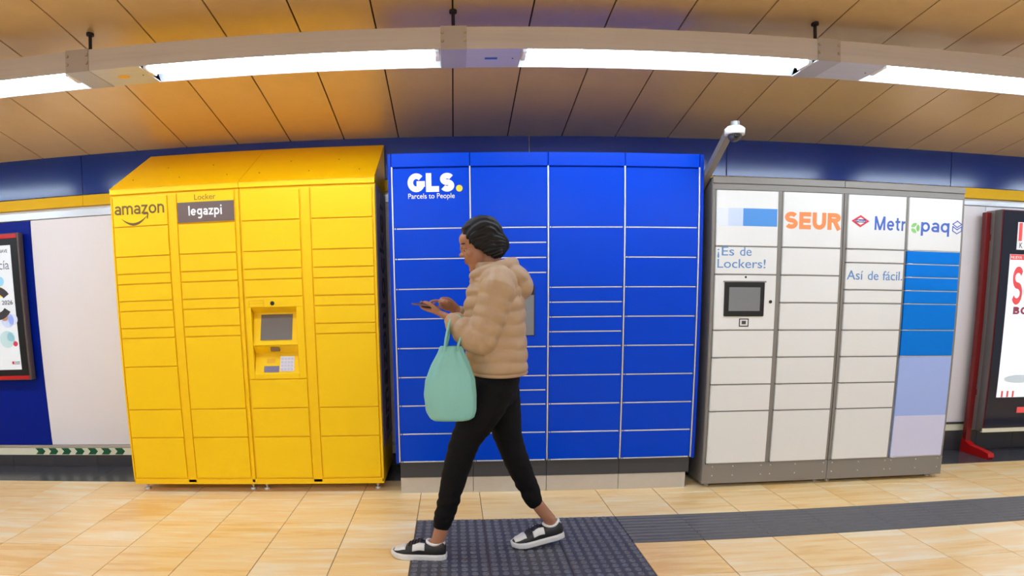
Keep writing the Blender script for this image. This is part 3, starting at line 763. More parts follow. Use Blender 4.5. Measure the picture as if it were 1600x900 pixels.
for a0 in (90, 210, 330):
    a = math.radians(a0+30); c_ = (3.205+.022*math.cos(a), 1.800+.022*math.sin(a))
    L_, W_ = .024, .013; pts = []
    for i in range(16):
        t_ = 2*math.pi*i/16; u_, v_ = L_*math.cos(t_), W_*math.sin(t_)*(1-.3*math.cos(t_)**2)
        b_ = a+math.pi/2; pts.append((c_[0]+u_*math.cos(b_)-v_*math.sin(b_), c_[1]+u_*math.sin(b_)+v_*math.cos(b_)))
    poly('leaf_mark', pts, YD, M_LEAF, d)
bold_text('lettering', 'paq', 3.252, 3.484, 1.776, M_METROB, YD, d, .066, .21)
cx, cz, r_ = 3.549, 1.815, .044
hexa = [(cx, cz+r_), (cx+.037, cz+.022), (cx, cz), (cx-.037, cz+.022)]
outline('cube_mark', hexa, .006, YD, M_METROB, d)
outline('cube_mark', [(cx-.037, cz+.006), (cx, cz-.016), (cx+.037, cz+.006), (cx+.037, cz-.024), (cx, cz-r_), (cx-.037, cz-.024)], .006, YD, M_METROB, d)
d = sdoor[(2, 2)]
text('lettering', 'As\u00ed', 2.688, 2.812, 1.437, M_THINB, YD, d, height=.062); text('lettering', 'de', 2.850, 2.932, 1.437, M_THINB, YD, d, height=.060); text('lettering', 'f\u00e1cil.', 2.966, 3.122, 1.437, M_THINB, YD, d, height=.062)
# terminal
d = sdoor[(0, 2)]
bz = box('screen_bezel', 1.797, 2.080, YD-.008, YD, 1.184, 1.410, M_BLACK, d, .006, 2)
box('screen', 1.829, 2.049, YD-.009, YD-.008, 1.219, 1.376, M_SCRGREY2, d)
box('recess_lip', 1.790, 2.092, YD-.004, YD, 1.408, 1.418, M_GREY, d)
cyl('camera_lens', (1.945, YD-.003, 1.443), (1.945, YD+.002, 1.443), .007, M_BLACK, d)
cyl('sensor', (2.128, YD-.004, 1.281), (2.128, YD+.002, 1.281), .011, M_BLACK, d)
outline('reader_frame', [(1.913, 1.118), (1.975, 1.118), (1.975, 1.166), (1.913, 1.166)], .006, YD, M_BLACK, d)
box('reader_window', 1.929, 1.958, YD-.002, YD, 1.131, 1.154, M_CHAR, d)
for x in (1.77, 2.6, 2.70, 3.54):
    for y in (3.98, 4.5):
        bm = bmesh.new(); addcyl(bm, (x, y, 0), (x, y, .012), .022, seg=14); addcyl(bm, (x, y, .01), (x, y, .03), .008, seg=8); build('foot', bm, M_SCREW, S)

# ================================================================== SURVEILLANCE CAMERA
K = empty('surveillance_camera', (1.68, 4.64, 1.75), 'white dome surveillance camera on a slanted grey arm between two lockers', 'camera')
bm = bmesh.new()
pA, pB = Vector((1.682, 4.642, 1.695)), at(1140, 205, 3.60)
d = (pB-pA).normalized(); s_ = Vector((1,0,0)); n_ = d.cross(s_).normalized()
v = [bm.verts.new(p+s_*a*.021+n_*b*.021) for p in (pA, pB) for a, b in ((-1,-1),(1,-1),(1,1),(-1,1))]
for q in ((0,1,2,3), (7,6,5,4), (0,4,5,1), (1,5,6,2), (2,6,7,3), (3,7,4,0)): bm.faces.new([v[i] for i in q])
build('arm', bm, M_GREY, K)
hc = at(1148, 205, 3.57)
bm = bmesh.new(); addcyl(bm, hc+Vector((0,0,-.022)), hc+Vector((0,0,.012)), .058, .060, 24); addcyl(bm, hc+Vector((0,0,.012)), hc+Vector((0,0,.026)), .060, .045, 24)
o = build('housing', bm, mat('white_plastic', srgb(240,240,244), .35, var=.01), K); shade_auto(o)
bm = bmesh.new(); addcyl(bm, hc+Vector((.012,.02,.024)), hc+Vector((.012,.02,.062)), .030, .026, 16); build('mount_cap', bm, M_GREY, K)
bm = bmesh.new(); addell(bm, hc+Vector((0,0,-.022)), (.042,.042,.042), u=20, v=12)
build('dome', bm, mat('smoked_dome', srgb(70,68,76), .08, var=.03), K, smooth=True)
bm = bmesh.new(); addell(bm, hc+Vector((-.006,-.034,-.034)), (.015,.012,.015), u=12, v=8); build('lens', bm, M_BLACK, K, smooth=True)
bm = bmesh.new(); addbox(bm, 1.64, 1.705, 4.61, 4.652, 1.62, 1.76, .003); build('wall_plate', bm, M_GREY, K)

# ================================================================== LEFT POSTER SCREEN
P = empty('advertising_screen', (-3.95, 4.61, .75), 'lit poster screen with black bezel and red bars on the blue wall panel', 'screen')
px0, px1 = -4.46, -3.462
YP = 4.575
box('back_box', px0, px1, YP, YW-.0165, .752, 1.942, mat('bronze_grey_case', srgb(104,92,90), .35, .5, var=.04), P, .006, 2)
box('bezel', px0+.012, px1-.014, YP-.004, YP, .79, 1.90, M_BLACK, P, .002)
for z0, z1 in ((1.900, 1.934), (.758, .788)): box('red_bar', px0+.012, px1-.014, YP-.005, YP, z0, z1, M_RED, P, .002)
sc_ = box('display', px0+.08, -3.536, YP-.006, YP-.004, .84, 1.846, M_ADW, P)
YPD = YP-.006
AD = lambda n, c: mat(n, c, .3, var=.02, emit=.25)
text('lettering', 'NAVE', -3.645, -3.565, 1.788, AD('ad_dark', srgb(70,66,74)), YPD, sc_, height=.026)
text('lettering', 'c\u00eda', -3.655, -3.560, 1.655, AD('ad_grey', srgb(120,118,128)), YPD, sc_, height=.07)
ring = []
for i in range(15):
    a = math.radians(38+ i*(284/14)); ring.append((a,))
bm = bmesh.new()
def arc(bm, cx, cz, r0, r1, a0, a1, n, Y, dep=.003):
    vs0 = []
    for i in range(n+1):
        a = math.radians(a0+(a1-a0)*i/n)
        vs0.append([bm.verts.new((cx+r*math.cos(a), y, cz+r*math.sin(a))) for r, y in ((r0, Y), (r1, Y), (r1, Y-dep), (r0, Y-dep))])
    for p, q in zip(vs0[:-1], vs0[1:]):
        for k in range(4): bm.faces.new((p[k], p[(k+1) % 4], q[(k+1) % 4], q[k]))
    bm.faces.new(vs0[0]); bm.faces.new(vs0[-1][::-1])
arc(bm, -3.70, 1.385, .075, .135, 32, 328, 24, YPD); build('letter_c', bm, AD('ad_black', srgb(60,56,58)), sc_)
text('lettering', '2026', -3.655, -3.555, 1.372, AD('ad_dark', srgb(70,66,74)), YPD-.002, sc_, height=.034)
for nm, x, z, r, c in (('ad_sky', -3.66, 1.56, .04, (150,205,236)), ('ad_yellow', -3.665, 1.475, .042, (246,200,60)), ('ad_orange', -3.645, 1.275, .036, (246,176,70)),
                       ('ad_mist', -3.62, 1.245, .06, (196,208,236)), ('ad_mist2', -3.57, 1.25, .045, (206,214,240)), ('ad_teal', -3.64, 1.09, .07, (190,216,220)), ('ad_teal2', -3.60, 1.11, .04, (204,226,230)), ('ad_rose', -3.567, 1.052, .021, (214,60,90)),
                       ('ad_blue', -3.84, 1.2, .07, (120,170,226)), ('ad_pink', -3.95, 1.45, .05, (232,140,160)), ('ad_lime', -4.1, 1.3, .06, (190,214,120))):
    disc('colour_dot', x, z, r, YPD, AD(nm, srgb(*c)), sc_)
box('flag_mark', -3.618, -3.600, YPD-.001, YPD, .885, .908, AD('ad_red', srgb(200,30,50)), sc_)
text('lettering', 'Comunidad', -3.596, -3.546, .899, AD('ad_dark', srgb(70,66,74)), YPD, sc_, height=.010)
text('lettering', 'de Madrid', -3.596, -3.548, .884, AD('ad_dark', srgb(70,66,74)), YPD, sc_, height=.010)

# ================================================================== RIGHT POSTER SCREEN (free standing, red legs)
R = empty('advertising_screen', (5.0, 4.52, 0), 'tall lit poster screen on red legs beside the grey locker', 'screen')
YR = 4.45; rx0, rx1 = 4.475, 5.62
box('rear_case', rx0+.004, rx1-.004, 4.53, 4.625, .20, 2.045, mat('light_grey_case', srgb(158,152,150), .45, .1, var=.06), R, .003)
box('front_case', rx0, rx1, YR+.004, 4.53, .20, 2.045, mat('mid_grey_case', srgb(112,110,110), .4, .2, var=.05), R, .003)
box('red_edge', rx0, rx1, YR-.002, YR+.004, .232, 2.042, M_DRED, R)
gl = box('glass_front', rx0+.006, rx1-.006, YR-.006, YR-.002, .232, 2.036, mat('navy_black_glass', srgb(34,36,50), .1, var=.1, scale=2), R)
box('lower_trim', rx0, rx1, YR-.002, YR+.02, .195, .230, M_CREAM, R)
YRD = YR-.006
def rp(px, py): 
    a = at(px, py, YRD); return a.x, a.z
dx0 = rp(1556, 610)[0]-.004
dz0, dz1 = rp(1558, 621)[1], rp(1577, 397)[1]
dsp = box('display', dx0+.015, rx1-.12, YRD-.002, YRD, dz0, dz1, mat('lit_display_cool', srgb(236,240,248), .2, var=.01, emit=.5), R)
Y2 = YRD-.002
RD, = (AD('ad_coral', srgb(232,84,84)),)
box('red_label', dx0+.018, dx0+.36, Y2-.001, Y2, dz1-.045, dz1-.001, RD, dsp)
text('lettering', 'NUEVA', dx0+.026, dx0+.135, dz1-.037, M_LETW, Y2-.001, dsp, height=.024)
sx, sz = rp(1579, 476); sx2, sz2 = rp(1583, 416)
bold_text('lettering', 'SO', sx-.002, sx+.24, sz, RD, Y2, dsp, (sz2-sz), .17, gap=.10)
bx_, bz_ = rp(1582, 491)
bold_text('lettering', 'BO', bx_, bx_+.15, bz_, AD('ad_plum', srgb(150,70,90)), Y2, dsp, .062, .26, gap=.12)
for k in range(3):
    a, z = rp(1563+8.5*k, 621); box('red_bar', a, a+.018, Y2-.001, Y2, dz0+.002, dz0+.055, RD, dsp)
cz_ = rp(1585, 592)[1]
disc('soft_shadow_print', dx0+.22, cz_, .15, Y2, AD('ad_fog', srgb(206,218,226)), dsp, rz=.035)
a, z = rp(1588, 645); box('red_mark', a, a+.12, YRD-.001, YRD, z, z+.05, RD, gl)
a, z = rp(1588, 390); a2, z2 = rp(1590, 347)
card = box('logo_card', a, a+.20, YRD-.002, YRD, z, z2, AD('ad_white', srgb(236,236,238)), gl)
box('red_stripe', a+.012, a+.045, YRD-.003, YRD-.002, z+.07, z2-.006, RD, card)
box('red_stripe', a+.145, a+.178, YRD-.003, YRD-.002, z+.07, z2-.006, RD, card)
text('lettering', 'K', a+.026, a+.058, z+.014, AD('ad_dark', srgb(70,66,74)), YRD-.002, card, height=.044)
for xx in (4.418, 5.66):
    bm = bmesh.new(); addbox(bm, xx, xx+.05, 4.555, 4.60, .0, 2.03, .003); lg_ = build('leg', bm, M_DRED, R)
    bm = bmesh.new()
    sec = [(4.60, 0), (4.31, 0), (4.29, .02), (4.30, .05), (4.36, .062), (4.50, .075), (4.60, .12)]
    va = [bm.verts.new((xx-.005, y, z)) for y, z in sec]; vb = [bm.verts.new((xx+.055, y, z)) for y, z in sec]
    bm.faces.new(va); bm.faces.new(vb[::-1])
    for i in range(len(sec)):
        j = (i+1) % len(sec); bm.faces.new((va[i], va[j], vb[j], vb[i]))
    build('foot', bm, M_RED, lg_)
for z in (.5, 1.8):
    for xx in (4.44, 5.60): box('bracket', xx, xx+.04, 4.56, 4.60, z, z+.05, M_DRED, R)

# ================================================================== PERSON walking to the left
M_SKIN = mat('brown_skin', srgb(168,116,88), .5, var=.05, scale=20)
M_LIP = mat('lip_skin', srgb(150,84,76), .45, var=.04)
M_HAIR = mat('black_hair', srgb(14,11,12), .55, var=.2, scale=40, spec=.3)
M_JACK = mat('tan_puffer', srgb(178,148,116), .55, var=.06, scale=14, bump=.25)
M_TROU = mat('black_jersey', srgb(11,10,13), .8, var=.15, scale=30, spec=.2)
M_SHOEB = mat('black_leather', srgb(26,25,28), .4, var=.08)
M_SHOEW = mat('white_leather', srgb(232,230,228), .4, var=.03)
M_SOLE = mat('white_rubber', srgb(228,226,224), .55, var=.03)
M_LACE = mat('charcoal_lace', srgb(48,46,52), .7, var=.1)
H0 = empty('person', (.15, 2.97, 0), 'person in tan puffer jacket and black trousers walking left looking at a phone', 'person')
HC = Vector((.142, 2.97, 1.573)); ha = .30
HF = Vector((-math.cos(ha), 0, -math.sin(ha))); HU = Vector((-math.sin(ha), 0, math.cos(ha))); HL = Vector((0, -1, 0))
HR = Matrix((HF, HL, HU)).transposed()
def hp(f, l, u): return HC + HF*f + HL*l + HU*u
bm = bmesh.new()
def he(f, l, h, rf, rl, rh): addell(bm, hp(f, l, h), (rf, rl, rh), HR, u=28, v=18)
he(-.012, 0, .035, .098, .074, .088)
he(.028, 0, -.025, .066, .060, .085)
he(.046, 0, -.075, .040, .040, .036); he(.070, 0, -.098, .020, .022, .016)
he(.062, 0, .045, .032, .056, .040)
he(.084, 0, .026, .012, .046, .010)
he(.092, 0, .006, .010, .008, .022); he(.101, 0, -.014, .015, .010, .011); he(.094, .010, -.019, .010, .007, .008); he(.094, -.010, -.019, .010, .007, .008)
he(.088, 0, -.047, .010, .021, .007); he(.086, 0, -.060, .010, .019, .007)
for s in (1, -1):
    he(.060, s*.040, -.018, .026, .020, .022); he(.076, s*.031, .012, .014, .016, .010)
    he(-.012, s*.075, -.004, .017, .007, .030); he(-.006, s*.077, -.026, .009, .006, .010)
# neck, torso
addtube(bm, [hp(-.025, 0, -.03), Vector((.188, 2.97, 1.49)), Vector((.20, 2.97, 1.42))], [.052, .054, .062], seg=20)
addtube(bm, [(.205, 2.97, 1.40), (.205, 2.97, 1.28), (.205, 2.97, 1.10), (.205, 2.97, .98), (.205, 2.97, .88)], [(.085, .13), (.10, .15), (.092, .125), (.10, .15), (.095, .145)], seg=24)
# arms
LSH, LEL, LWR = Vector((.215, 2.805, 1.375)), Vector((.118, 2.765, 1.125)), Vector((-.020, 2.850, 1.232))
RSH, REL, RWR = Vector((.215, 3.135, 1.375)), Vector((.165, 3.185, 1.115)), Vector((.022, 3.075, 1.262))
for a, b, c in ((LSH, LEL, LWR), (RSH, REL, RWR)):
    addtube(bm, [Vector((.205, 2.97, 1.385)), a, b, c], [.06, .050, .038, (.022, .027)], seg=14)
# left hand, palm up under the phone, thumb on the near edge, fingers round the far edge
PHC = Vector((-.120, 2.905, 1.290)); PX = Vector((-.99, 0, .14)).normalized(); PN = PX.cross(Vector((0, 1, 0))).normalized()
if PN.z < 0: PN = -PN
def ph(a, y, n): return PHC + PX*a + Vector((0, y, 0)) + PN*n
addtube(bm, [LWR, ph(-.068, -.030, -.028), ph(-.035, -.012, -.021), ph(-.008, -.004, -.019)], [(.019, .026), (.015, .030), (.013, .036), (.011, .034)], seg=14, ref=Vector((0,1,0)))
for k, (a0, y0, a1, r) in enumerate(((.004, -.022, .034, .0085), (.006, -.004, .014, .0088), (.000, .012, -.007, .0085), (-.012, .024, -.028, .0075))):
    addtube(bm, [ph(a0-.008, y0, -.019), ph((a0+a1)/2, (y0+.040)/2+.004, -.017), ph(a1, .044, -.010), ph(a1, .0475, .004), ph(a1-.002, .036, .013), ph(a1-.003, .026, .0135)], [r*1.1, r*1.05, r, r*.95, r*.9, r*.75], seg=10)
addtube(bm, [ph(-.058, -.038, -.022), ph(-.042, -.051, -.008), ph(-.018, -.049, .008), ph(.006, -.036, .0145), ph(.018, -.026, .0145)], [.014, .0115, .010, .0095, .0075], seg=10)
# right hand above the screen, index finger tapping
RP = Vector((-.022, 3.035, 1.296))
addtube(bm, [RWR, RWR.lerp(RP, .5), RP, RP+Vector((-.030, -.024, .004))], [(.024, .019), (.030, .015), (.036, .013), (.032, .011)], seg=14, ref=Vector((.5, -.8, 0)))
for k, (o, L_, drop, r) in enumerate((((-.034, -.002, .004), .078, .000, .0085), ((-.020, -.032, .006), .070, -.016, .0086), ((-.006, -.040, .004), .062, -.020, .0082), ((.008, -.044, .000), .050, -.020, .0072))):
    b0 = RP+Vector(o); dr = Vector((-.66, -.75, 0)) if k == 0 else Vector((-.35, -.62, 0)).normalized()
    if k == 0: addtube(bm, [b0+Vector((.012, .012, 0)), b0+dr*.030+Vector((0,0,.014)), b0+dr*.058+Vector((0,0,.010)), b0+dr*.080+Vector((0,0,.006))], [r*1.1, r, r*.95, r*.75], seg=10)
    else: addtube(bm, [b0+Vector((.012, .014, 0)), b0+dr*.026+Vector((0,0,.020)), b0+dr*.036+Vector((.004,.006,.004)), b0+dr*.018+Vector((.008,.012,-.008))], [r*1.1, r, r*.95, r*.75], seg=10)
addtube(bm, [RP+Vector((.010, -.020, -.004)), RP+Vector((-.004, -.046, -.004)), RP+Vector((-.026, -.066, .004)), RP+Vector((-.040, -.076, .004))], [.013, .0105, .0095, .0075], seg=10)
# legs
LH, LK, LA, LHe = Vector((.190, 2.895, .88)), Vector((.034, 2.895, .585)), Vector((-.072, 2.905, .165)), Vector((-.095, 2.900, .095))
RH, RK, RA, RHe = Vector((.222, 3.045, .88)), Vector((.278, 3.03, .575)), Vector((.425, 3.035, .245)), Vector((.505, 3.035, .145))
addtube(bm, [Vector((.205, 2.94, .93)), LH, LK, LA, LHe], [.09, .078, .050, .036, .034], seg=16)
addtube(bm, [Vector((.205, 3.00, .93)), RH, RK, RA, RHe], [.09, .078, .050, .034, .033], seg=16)
FT = [dict(heel=Vector((-.053, 2.893, 0)), toe=Vector((-.332, 2.938, 0)), tilt=0.0), dict(heel=Vector((.578, 3.045, .046)), toe=Vector((.298, 3.008, .0)), tilt=1.0)]
def foot_frame(q):
    x = (q['toe']-q['heel']).normalized(); y = Vector((0,0,1)).cross(x).normalized(); z = x.cross(y).normalized()
    return q['heel'], x, y, z
for q, an in zip(FT, (LHe, RHe)):
    o_, x_, y_, z_ = foot_frame(q)
    addtube(bm, [an, o_+x_*.07+z_*.065, o_+x_*.13+z_*.055, o_+x_*.20+z_*.042, o_+x_*.245+z_*.036], [.034, (.026, .028), (.024, .032), (.016, .034), (.010, .024)], seg=14)
body = remeshed('body', bm, .0042, M_SKIN, H0, smooth=3)
for s in (1, -1):
    b = bmesh.new(); addell(b, hp(.0735, s*.033, .001), (.011, .011, .0045), HR, u=14, v=8); e = build('eye', b, mat('eye_white', srgb(225,220,215), .25, var=.02), body, smooth=True)
    b = bmesh.new(); addell(b, hp(.0840, s*.033, .000), (.003, .006, .004), HR, u=10, v=6); build('iris', b, M_HAIR, e, smooth=True)
    b = bmesh.new(); addtube(b, [hp(.088, s*.014, .030), hp(.088, s*.034, .036), hp(.074, s*.054, .030)], [.004, .0045, .0025], seg=8); build('eyebrow', b, M_HAIR, body, smooth=True)
b = bmesh.new(); addell(b, hp(.093, 0, -.047), (.007, .019, .0055), HR, u=14, v=8); addell(b, hp(.0915, 0, -.059), (.007, .017, .006), HR, u=14, v=8); remeshed('lips', b, .0022, M_LIP, body, smooth=2)
# hair: cap pulled back to a low knot, with strands
b = bmesh.new()
addell(b, hp(-.022, 0, .047), (.100, .084, .092), HR, u=28, v=18)
addell(b, hp(-.066, 0, -.008), (.062, .076, .078), HR)
addell(b, hp(.022, 0, .098), (.044, .058, .022), HR)
addell(b, hp(-.102, 0, -.020), (.034, .040, .044), HR)
for s in (1, -1): addell(b, hp(.000, s*.072, .026), (.044, .014, .050), HR); addell(b, hp(-.030, s*.072, -.022), (.036, .018, .044), HR); addell(b, hp(-.055, s*.060, -.055), (.034, .020, .030), HR)
def strands(co):
    d = co-HC; f_, l_, u_ = d.dot(HF), d.dot(HL), d.dot(HU); t_ = math.atan2(l_, u_+.06)
    return .0022*math.sin(t_*34+3*noise.noise(Vector((f_*14, l_*14, u_*14))))+.004*noise.noise(Vector((f_*22, l_*22, u_*22)))
remeshed('hair', b, .0036, M_HAIR, H0, smooth=4, disp=strands)
# ---- jacket
b = bmesh.new()
prof = [(.955, .224, .128, .185), (.975, .226, .140, .200), (1.06, .214, .150, .205), (1.18, .206, .150, .200), (1.28, .206, .148, .200), (1.35, .206, .136, .195), (1.40, .205, .118, .165), (1.44, .200, .096, .120), (1.47, .194, .082, .096), (1.492, .190, .076, .088)]
def pin(z, i):
    for p, q in zip(prof[:-1], prof[1:]):
        if p[0] <= z <= q[0]:
            f = (z-p[0])/(q[0]-p[0]); f = f*f*(3-2*f); return p[i]+(q[i]-p[i])*f
    return prof[-1][i]
rings = []; z = .955; seg = 48
while z < 1.4925:
    xc, a_, b_ = pin(z, 1), pin(z, 2), pin(z, 3); row = []
    for k in range(seg):
        th = 2*math.pi*k/seg
        zz = z + .006*math.sin(3*th+z*9)
        q = .011*(abs(math.sin(math.pi*(zz-.955)/.062))**.5-.6) + .003*noise.noise(Vector((math.cos(th)*3, math.sin(th)*3, z*14)))
        ce_, se_ = math.cos(th), math.sin(th)
        row.append(b.verts.new((xc+(a_+q)*math.copysign(abs(ce_)**.85, ce_), 2.97+(b_+q)*math.copysign(abs(se_)**.85, se_), z)))
    rings.append(row); z += .008
for r0, r1 in zip(rings[:-1], rings[1:]):
    for k in range(seg): b.faces.new((r0[k], r0[(k+1) % seg], r1[(k+1) % seg], r1[k]))
b.faces.new(rings[0][::-1]); b.faces.new(rings[-1])
for sh, el, wr in ((LSH, LEL, LWR), (RSH, REL, RWR)):
    wr2 = el.lerp(wr, .86)
    addtube(b, [sh+Vector((0, (2.97-sh.y)*.35, .012)), sh, sh.lerp(el, .5)+Vector((.008, 0, 0)), el+Vector((.006, 0, -.004)), el.lerp(wr, .45), wr2], [.088, .082, .076, .070, .062, .044], seg=22, quilt=.012, pitch=.058)
# hood lying on the back + collar
addell(b, (.300, 2.97, 1.425), (.092, .135, .060), Matrix.Rotation(math.radians(28), 3, 'Y'), u=24, v=14)
addell(b, (.335, 2.97, 1.375), (.062, .115, .070), u=24, v=14)
pts = []
for k in range(13):
    th = math.pi*(k/12-.5)*1.55; pts.append((.190+.112*math.cos(th), 2.97+.118*math.sin(th), 1.475-.022*(1-math.cos(th))+.012*math.cos(th)))
addtube(b, pts, [.026]+[.032]*11+[.026], seg=14)
jk = remeshed('jacket', b, .0055, M_JACK, H0, smooth=1)
b = bmesh.new(); addtube(b, [(.224+.136*math.cos(t), 2.97+.194*math.sin(t), .957) for t in [2*math.pi*k/32 for k in range(33)]], [(.010, .012)]*33, seg=8); build('hem', b, M_JACK, jk, smooth=True)
for el, wr in ((LEL, LWR), (REL, RWR)):
    b = bmesh.new(); addtube(b, [el.lerp(wr, .84), el.lerp(wr, .93)], [.040, .036], seg=16); build('cuff', b, M_JACK, jk, smooth=True)
# ---- trousers
b = bmesh.new()
addtube(b, [(.212, 2.97, 1.01), (.210, 2.97, .93), (.206, 2.97, .84)], [(.112, .155), (.122, .168), (.110, .160)], seg=28)
addtube(b, [Vector((.195, 2.90, .90)), Vector((.150, 2.893, .79)), LK.lerp(LH, .12)+Vector((-.004,0,0)), LK.lerp(LA, .3), LK.lerp(LA, .75), LA+Vector((.003, 0, .03)), LA+Vector((-.002, 0, .004))], [.112, .102, .075, .066, .053, .049, .042], seg=22)
addtube(b, [Vector((.222, 3.04, .90)), Vector((.245, 3.04, .78)), RK+Vector((.0,0,.02)), RK.lerp(RA, .35), RK.lerp(RA, .8), RA+Vector((-.014, 0, .022)), RA+Vector((.0, 0, .0))], [.112, .100, .072, .064, .052, .048, .042], seg=22)
def wrk(co):
    k = .0035 if co.z > .35 else .007
    return k*noise.noise(Vector((co.x*9, co.y*9, co.z*34)))
remeshed('trousers', b, .0065, M_TROU, H0, smooth=3, disp=wrk)
# ---- shoes
SS = [0, .012, .05, .09, .13, .17, .21, .25, .272, .283]; SW = [.016, .029, .037, .038, .041, .045, .047, .041, .028, .010]; SH = [.080, .100, .092, .092, .098, .084, .066, .054, .046, .034]
def interp(T_, V_, s):
    for i in range(len(T_)-1):
        if T_[i] <= s <= T_[i+1]:
            f = (s-T_[i])/(T_[i+1]-T_[i]); f = f*f*(3-2*f) if 0 < i < len(T_)-2 else f; return V_[i]+(V_[i+1]-V_[i])*f
    return V_[-1]
def shoe(q):
    o_, x_, y_, z_ = foot_frame(q)
    def up_pt(s, u, off=0.):
        w_, h_ = interp(SS, SW, s)+off, interp(SS, SH, s)+off; zb = .026
        c, sn = math.cos(u), math.sin(u)
        return o_+x_*s+y_*(w_*math.copysign(abs(c)**.7, c))+z_*(zb+(h_-zb)*abs(sn)**.75)
    def patch(s0, s1, u0, u1, off, ns=10, nu=10):
        b = bmesh.new(); G_ = [[[b.verts.new(up_pt(s0+(s1-s0)*i/ns, u0+(u1-u0)*j/nu, of)) for j in range(nu+1)] for i in range(ns+1)] for of in (off, off-.0025)]
        for i in range(ns):
            for j in range(nu):
                b.faces.new((G_[0][i][j], G_[0][i+1][j], G_[0][i+1][j+1], G_[0][i][j+1])); b.faces.new((G_[1][i][j], G_[1][i][j+1], G_[1][i+1][j+1], G_[1][i+1][j]))
        for i in range(ns):
            for j in (0, nu): b.faces.new((G_[0][i][j], G_[1][i][j], G_[1][i+1][j], G_[0][i+1][j]))
        for j in range(nu):
            for i in (0, ns): b.faces.new((G_[0][i][j], G_[0][i][j+1], G_[1][i][j+1], G_[1][i][j]))
        return b
    b = bmesh.new(); rows = []; ns = 36
    for i in range(ns+1): rows.append([b.verts.new(up_pt(.283*i/ns, math.pi*j/18)) for j in range(19)])
    for r0, r1 in zip(rows[:-1], rows[1:]):
        for j in range(18): b.faces.new((r0[j], r1[j], r1[j+1], r0[j+1]))
        b.faces.new((r0[0], r0[18], r1[18], r1[0]))
    b.faces.new(rows[0]); b.faces.new(rows[-1][::-1])
    sh = build('shoe', b, M_SHOEB, H0, smooth=True)
    # sole
    b = bmesh.new(); ring_ = []
    for i in range(41): ring_.append((i/40*.289-.003, 1))
    outl = [(s, interp(SS, SW, min(.283, max(0, s)))+.006) for s, _ in ring_]
    path = [(s, w_) for s, w_ in outl]+[(s, -w_) for s, w_ in outl[::-1]]
    L3 = []
    for zz, inset in ((.0, .005), (.006, 0), (.024, .0), (.033, .004)):
        row = []
        for s, w_ in path:
            spring = .012*max(0, (s-.2)/.083)**2 if zz < .03 else .008*max(0, (s-.2)/.083)**2
            row.append(b.verts.new(o_+x_*s+y_*(w_-math.copysign(inset, w_))+z_*(zz+spring)))
        L3.append(row)
    n_ = len(path)
    for r0, r1 in zip(L3[:-1], L3[1:]):
        for k in range(n_): b.faces.new((r0[k], r0[(k+1) % n_], r1[(k+1) % n_], r1[k]))
    b.faces.new(L3[0][::-1]); b.faces.new(L3[-1])
    build('sole', b, M_SOLE, sh, smooth=False)
    build('toe_panel', patch(.205, .268, .22*math.pi, .78*math.pi, .002), M_SHOEW, sh, smooth=True)
    for u0, u1 in ((.10*math.pi, .34*math.pi), (.66*math.pi, .90*math.pi)):
        build('side_panel', patch(.105, .168, u0, u1, .002), M_SHOEW, sh, smooth=True)
    build('heel_tab', patch(.003, .030, .35*math.pi, .65*math.pi, .002, 6, 6), M_SHOEW, sh, smooth=True)
    for k in range(5):
        b = bmesh.new(); s = .125+.016*k
        addtube(b, [up_pt(s+.004*math.sin(j*math.pi/6), math.pi*(.34+.32*j/6), .004) for j in range(7)], [.003]*7, seg=6); build('lace', b, M_LACE, sh, smooth=True)
    b = bmesh.new(); addtube(b, [up_pt(.055+.042*math.cos(t), math.pi/2+.55*math.sin(t)*1.2, .004) for t in [2*math.pi*k/20 for k in range(21)]], [.008]*21, seg=8); build('collar', b, M_SHOEW, sh, smooth=True)
for q in FT: shoe(q)
# ---- phone in the hand
b = bmesh.new()
for a, y in ((-.073, -.0365), (.073, -.0365), (.073, .0365), (-.073, .0365)): pass
v = [b.verts.new(ph(a, y, n)) for n in (-.0045, .0045) for a, y in ((-.075, -.0375), (.075, -.0375), (.075, .0375), (-.075, .0375))]
for q in ((0,1,2,3), (7,6,5,4), (0,4,5,1), (1,5,6,2), (2,6,7,3), (3,7,4,0)): b.faces.new([v[i] for i in q])
bmesh.ops.recalc_face_normals(b, faces=b.faces); bmesh.ops.bevel(b, geom=b.edges[:], offset=.003, segments=2, affect='EDGES')
phone = build('phone', b, mat('rose_phone_case', srgb(120,92,104), .35, var=.04), None, base=True); tag(phone, 'mobile phone held flat in both hands of the walking person', 'phone')
b = bmesh.new(); v = [b.verts.new(ph(a, y, .0052)) for a, y in ((-.070, -.034), (.070, -.034), (.070, .034), (-.070, .034))]; b.faces.new(v)
r = bmesh.ops.extrude_face_region(b, geom=b.faces[:])
for x in r['geom']:
    if isinstance(x, bmesh.types.BMVert): x.co -= PN*.001
build('screen', b, M_GLASSBLK, phone)
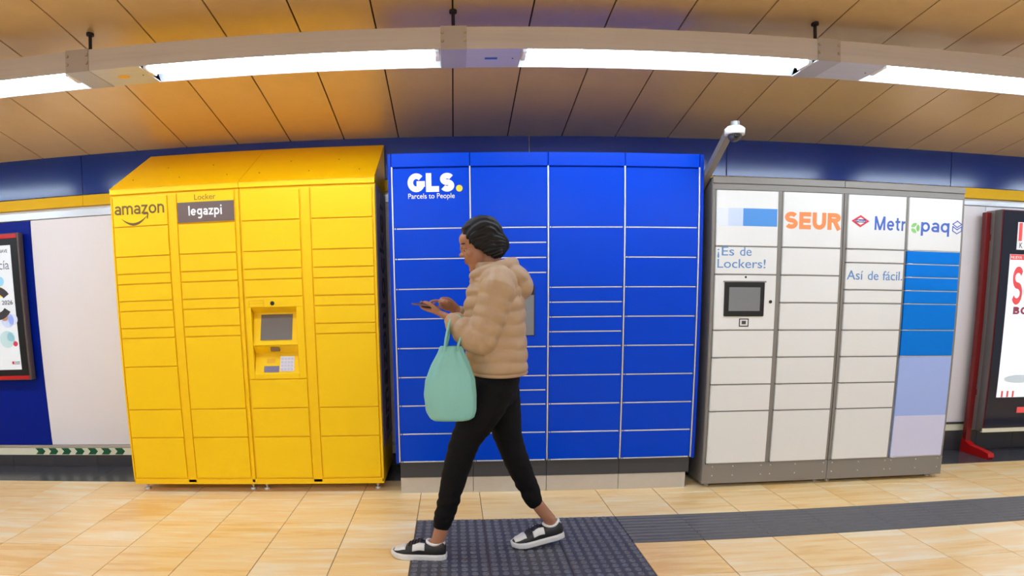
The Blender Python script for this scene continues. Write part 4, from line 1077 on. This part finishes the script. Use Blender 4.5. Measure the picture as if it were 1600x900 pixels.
# ---- teal bag hanging from the near forearm
BG = empty('shopping_bag', (-.02, 2.765, .757), 'teal soft shopping bag hanging from the walking person\'s forearm', 'bag')
b = bmesh.new(); seg = 44; rows = []
bp_ = [(.757, -.010, .085, .040), (.768, -.010, .104, .052), (.80, -.014, .118, .060), (.88, -.018, .123, .062), (.95, -.016, .116, .056), (1.02, -.014, .086, .044), (1.075, -.012, .056, .030), (1.105, -.010, .046, .024)]
def bi(z, i):
    for p, q in zip(bp_[:-1], bp_[1:]):
        if p[0] <= z <= q[0]: f = (z-p[0])/(q[0]-p[0]); return p[i]+(q[i]-p[i])*f
    return bp_[-1][i]
z = .757
while z <= 1.1051:
    row = []; xc, a_, b_ = bi(z, 1), bi(z, 2), bi(z, 3)
    for k in range(seg):
        th = 2*math.pi*k/seg; c, s = math.cos(th), math.sin(th); fz = (z-.757)/.348
        q = .007*fz*math.sin(9*th+2)+.005*noise.noise(Vector((c*4, s*4, z*8)))
        row.append(b.verts.new((xc+(a_+q)*math.copysign(abs(c)**.8, c), 2.765+(b_+q)*math.copysign(abs(s)**.8, s), z)))
    rows.append(row); z += .012
for r0, r1 in zip(rows[:-1], rows[1:]):
    for k in range(seg): b.faces.new((r0[k], r0[(k+1) % seg], r1[(k+1) % seg], r1[k]))
b.faces.new(rows[0][::-1]); b.faces.new(rows[-1])
M_BAG = mat('teal_bag_cloth', srgb(136,198,190), .55, var=.08, scale=8, bump=.2)
build('bag_body', b, M_BAG, BG, smooth=True)
fa = LEL.lerp(LWR, .72)
for s in (-1, 1):
    b = bmesh.new(); yo = 2.765+s*.014
    n_ = (LWR-LEL).normalized()
    addtube(b, [(-.038, yo, 1.085), (-.026+.01*s, yo-.004, 1.14), (fa.x-.036, fa.y-.020+.02*s, fa.z-.006), (fa.x-.030, fa.y+.012*s, fa.z+.044), (fa.x+.012, fa.y+.012*s, fa.z+.054), (fa.x+.046, fa.y-.020+.02*s, fa.z+.004), (.030, yo-.004, 1.14), (.018, yo, 1.085)], [(.006, .016)]*8, seg=8)
    build('handle', b, M_BAG, BG, smooth=True)
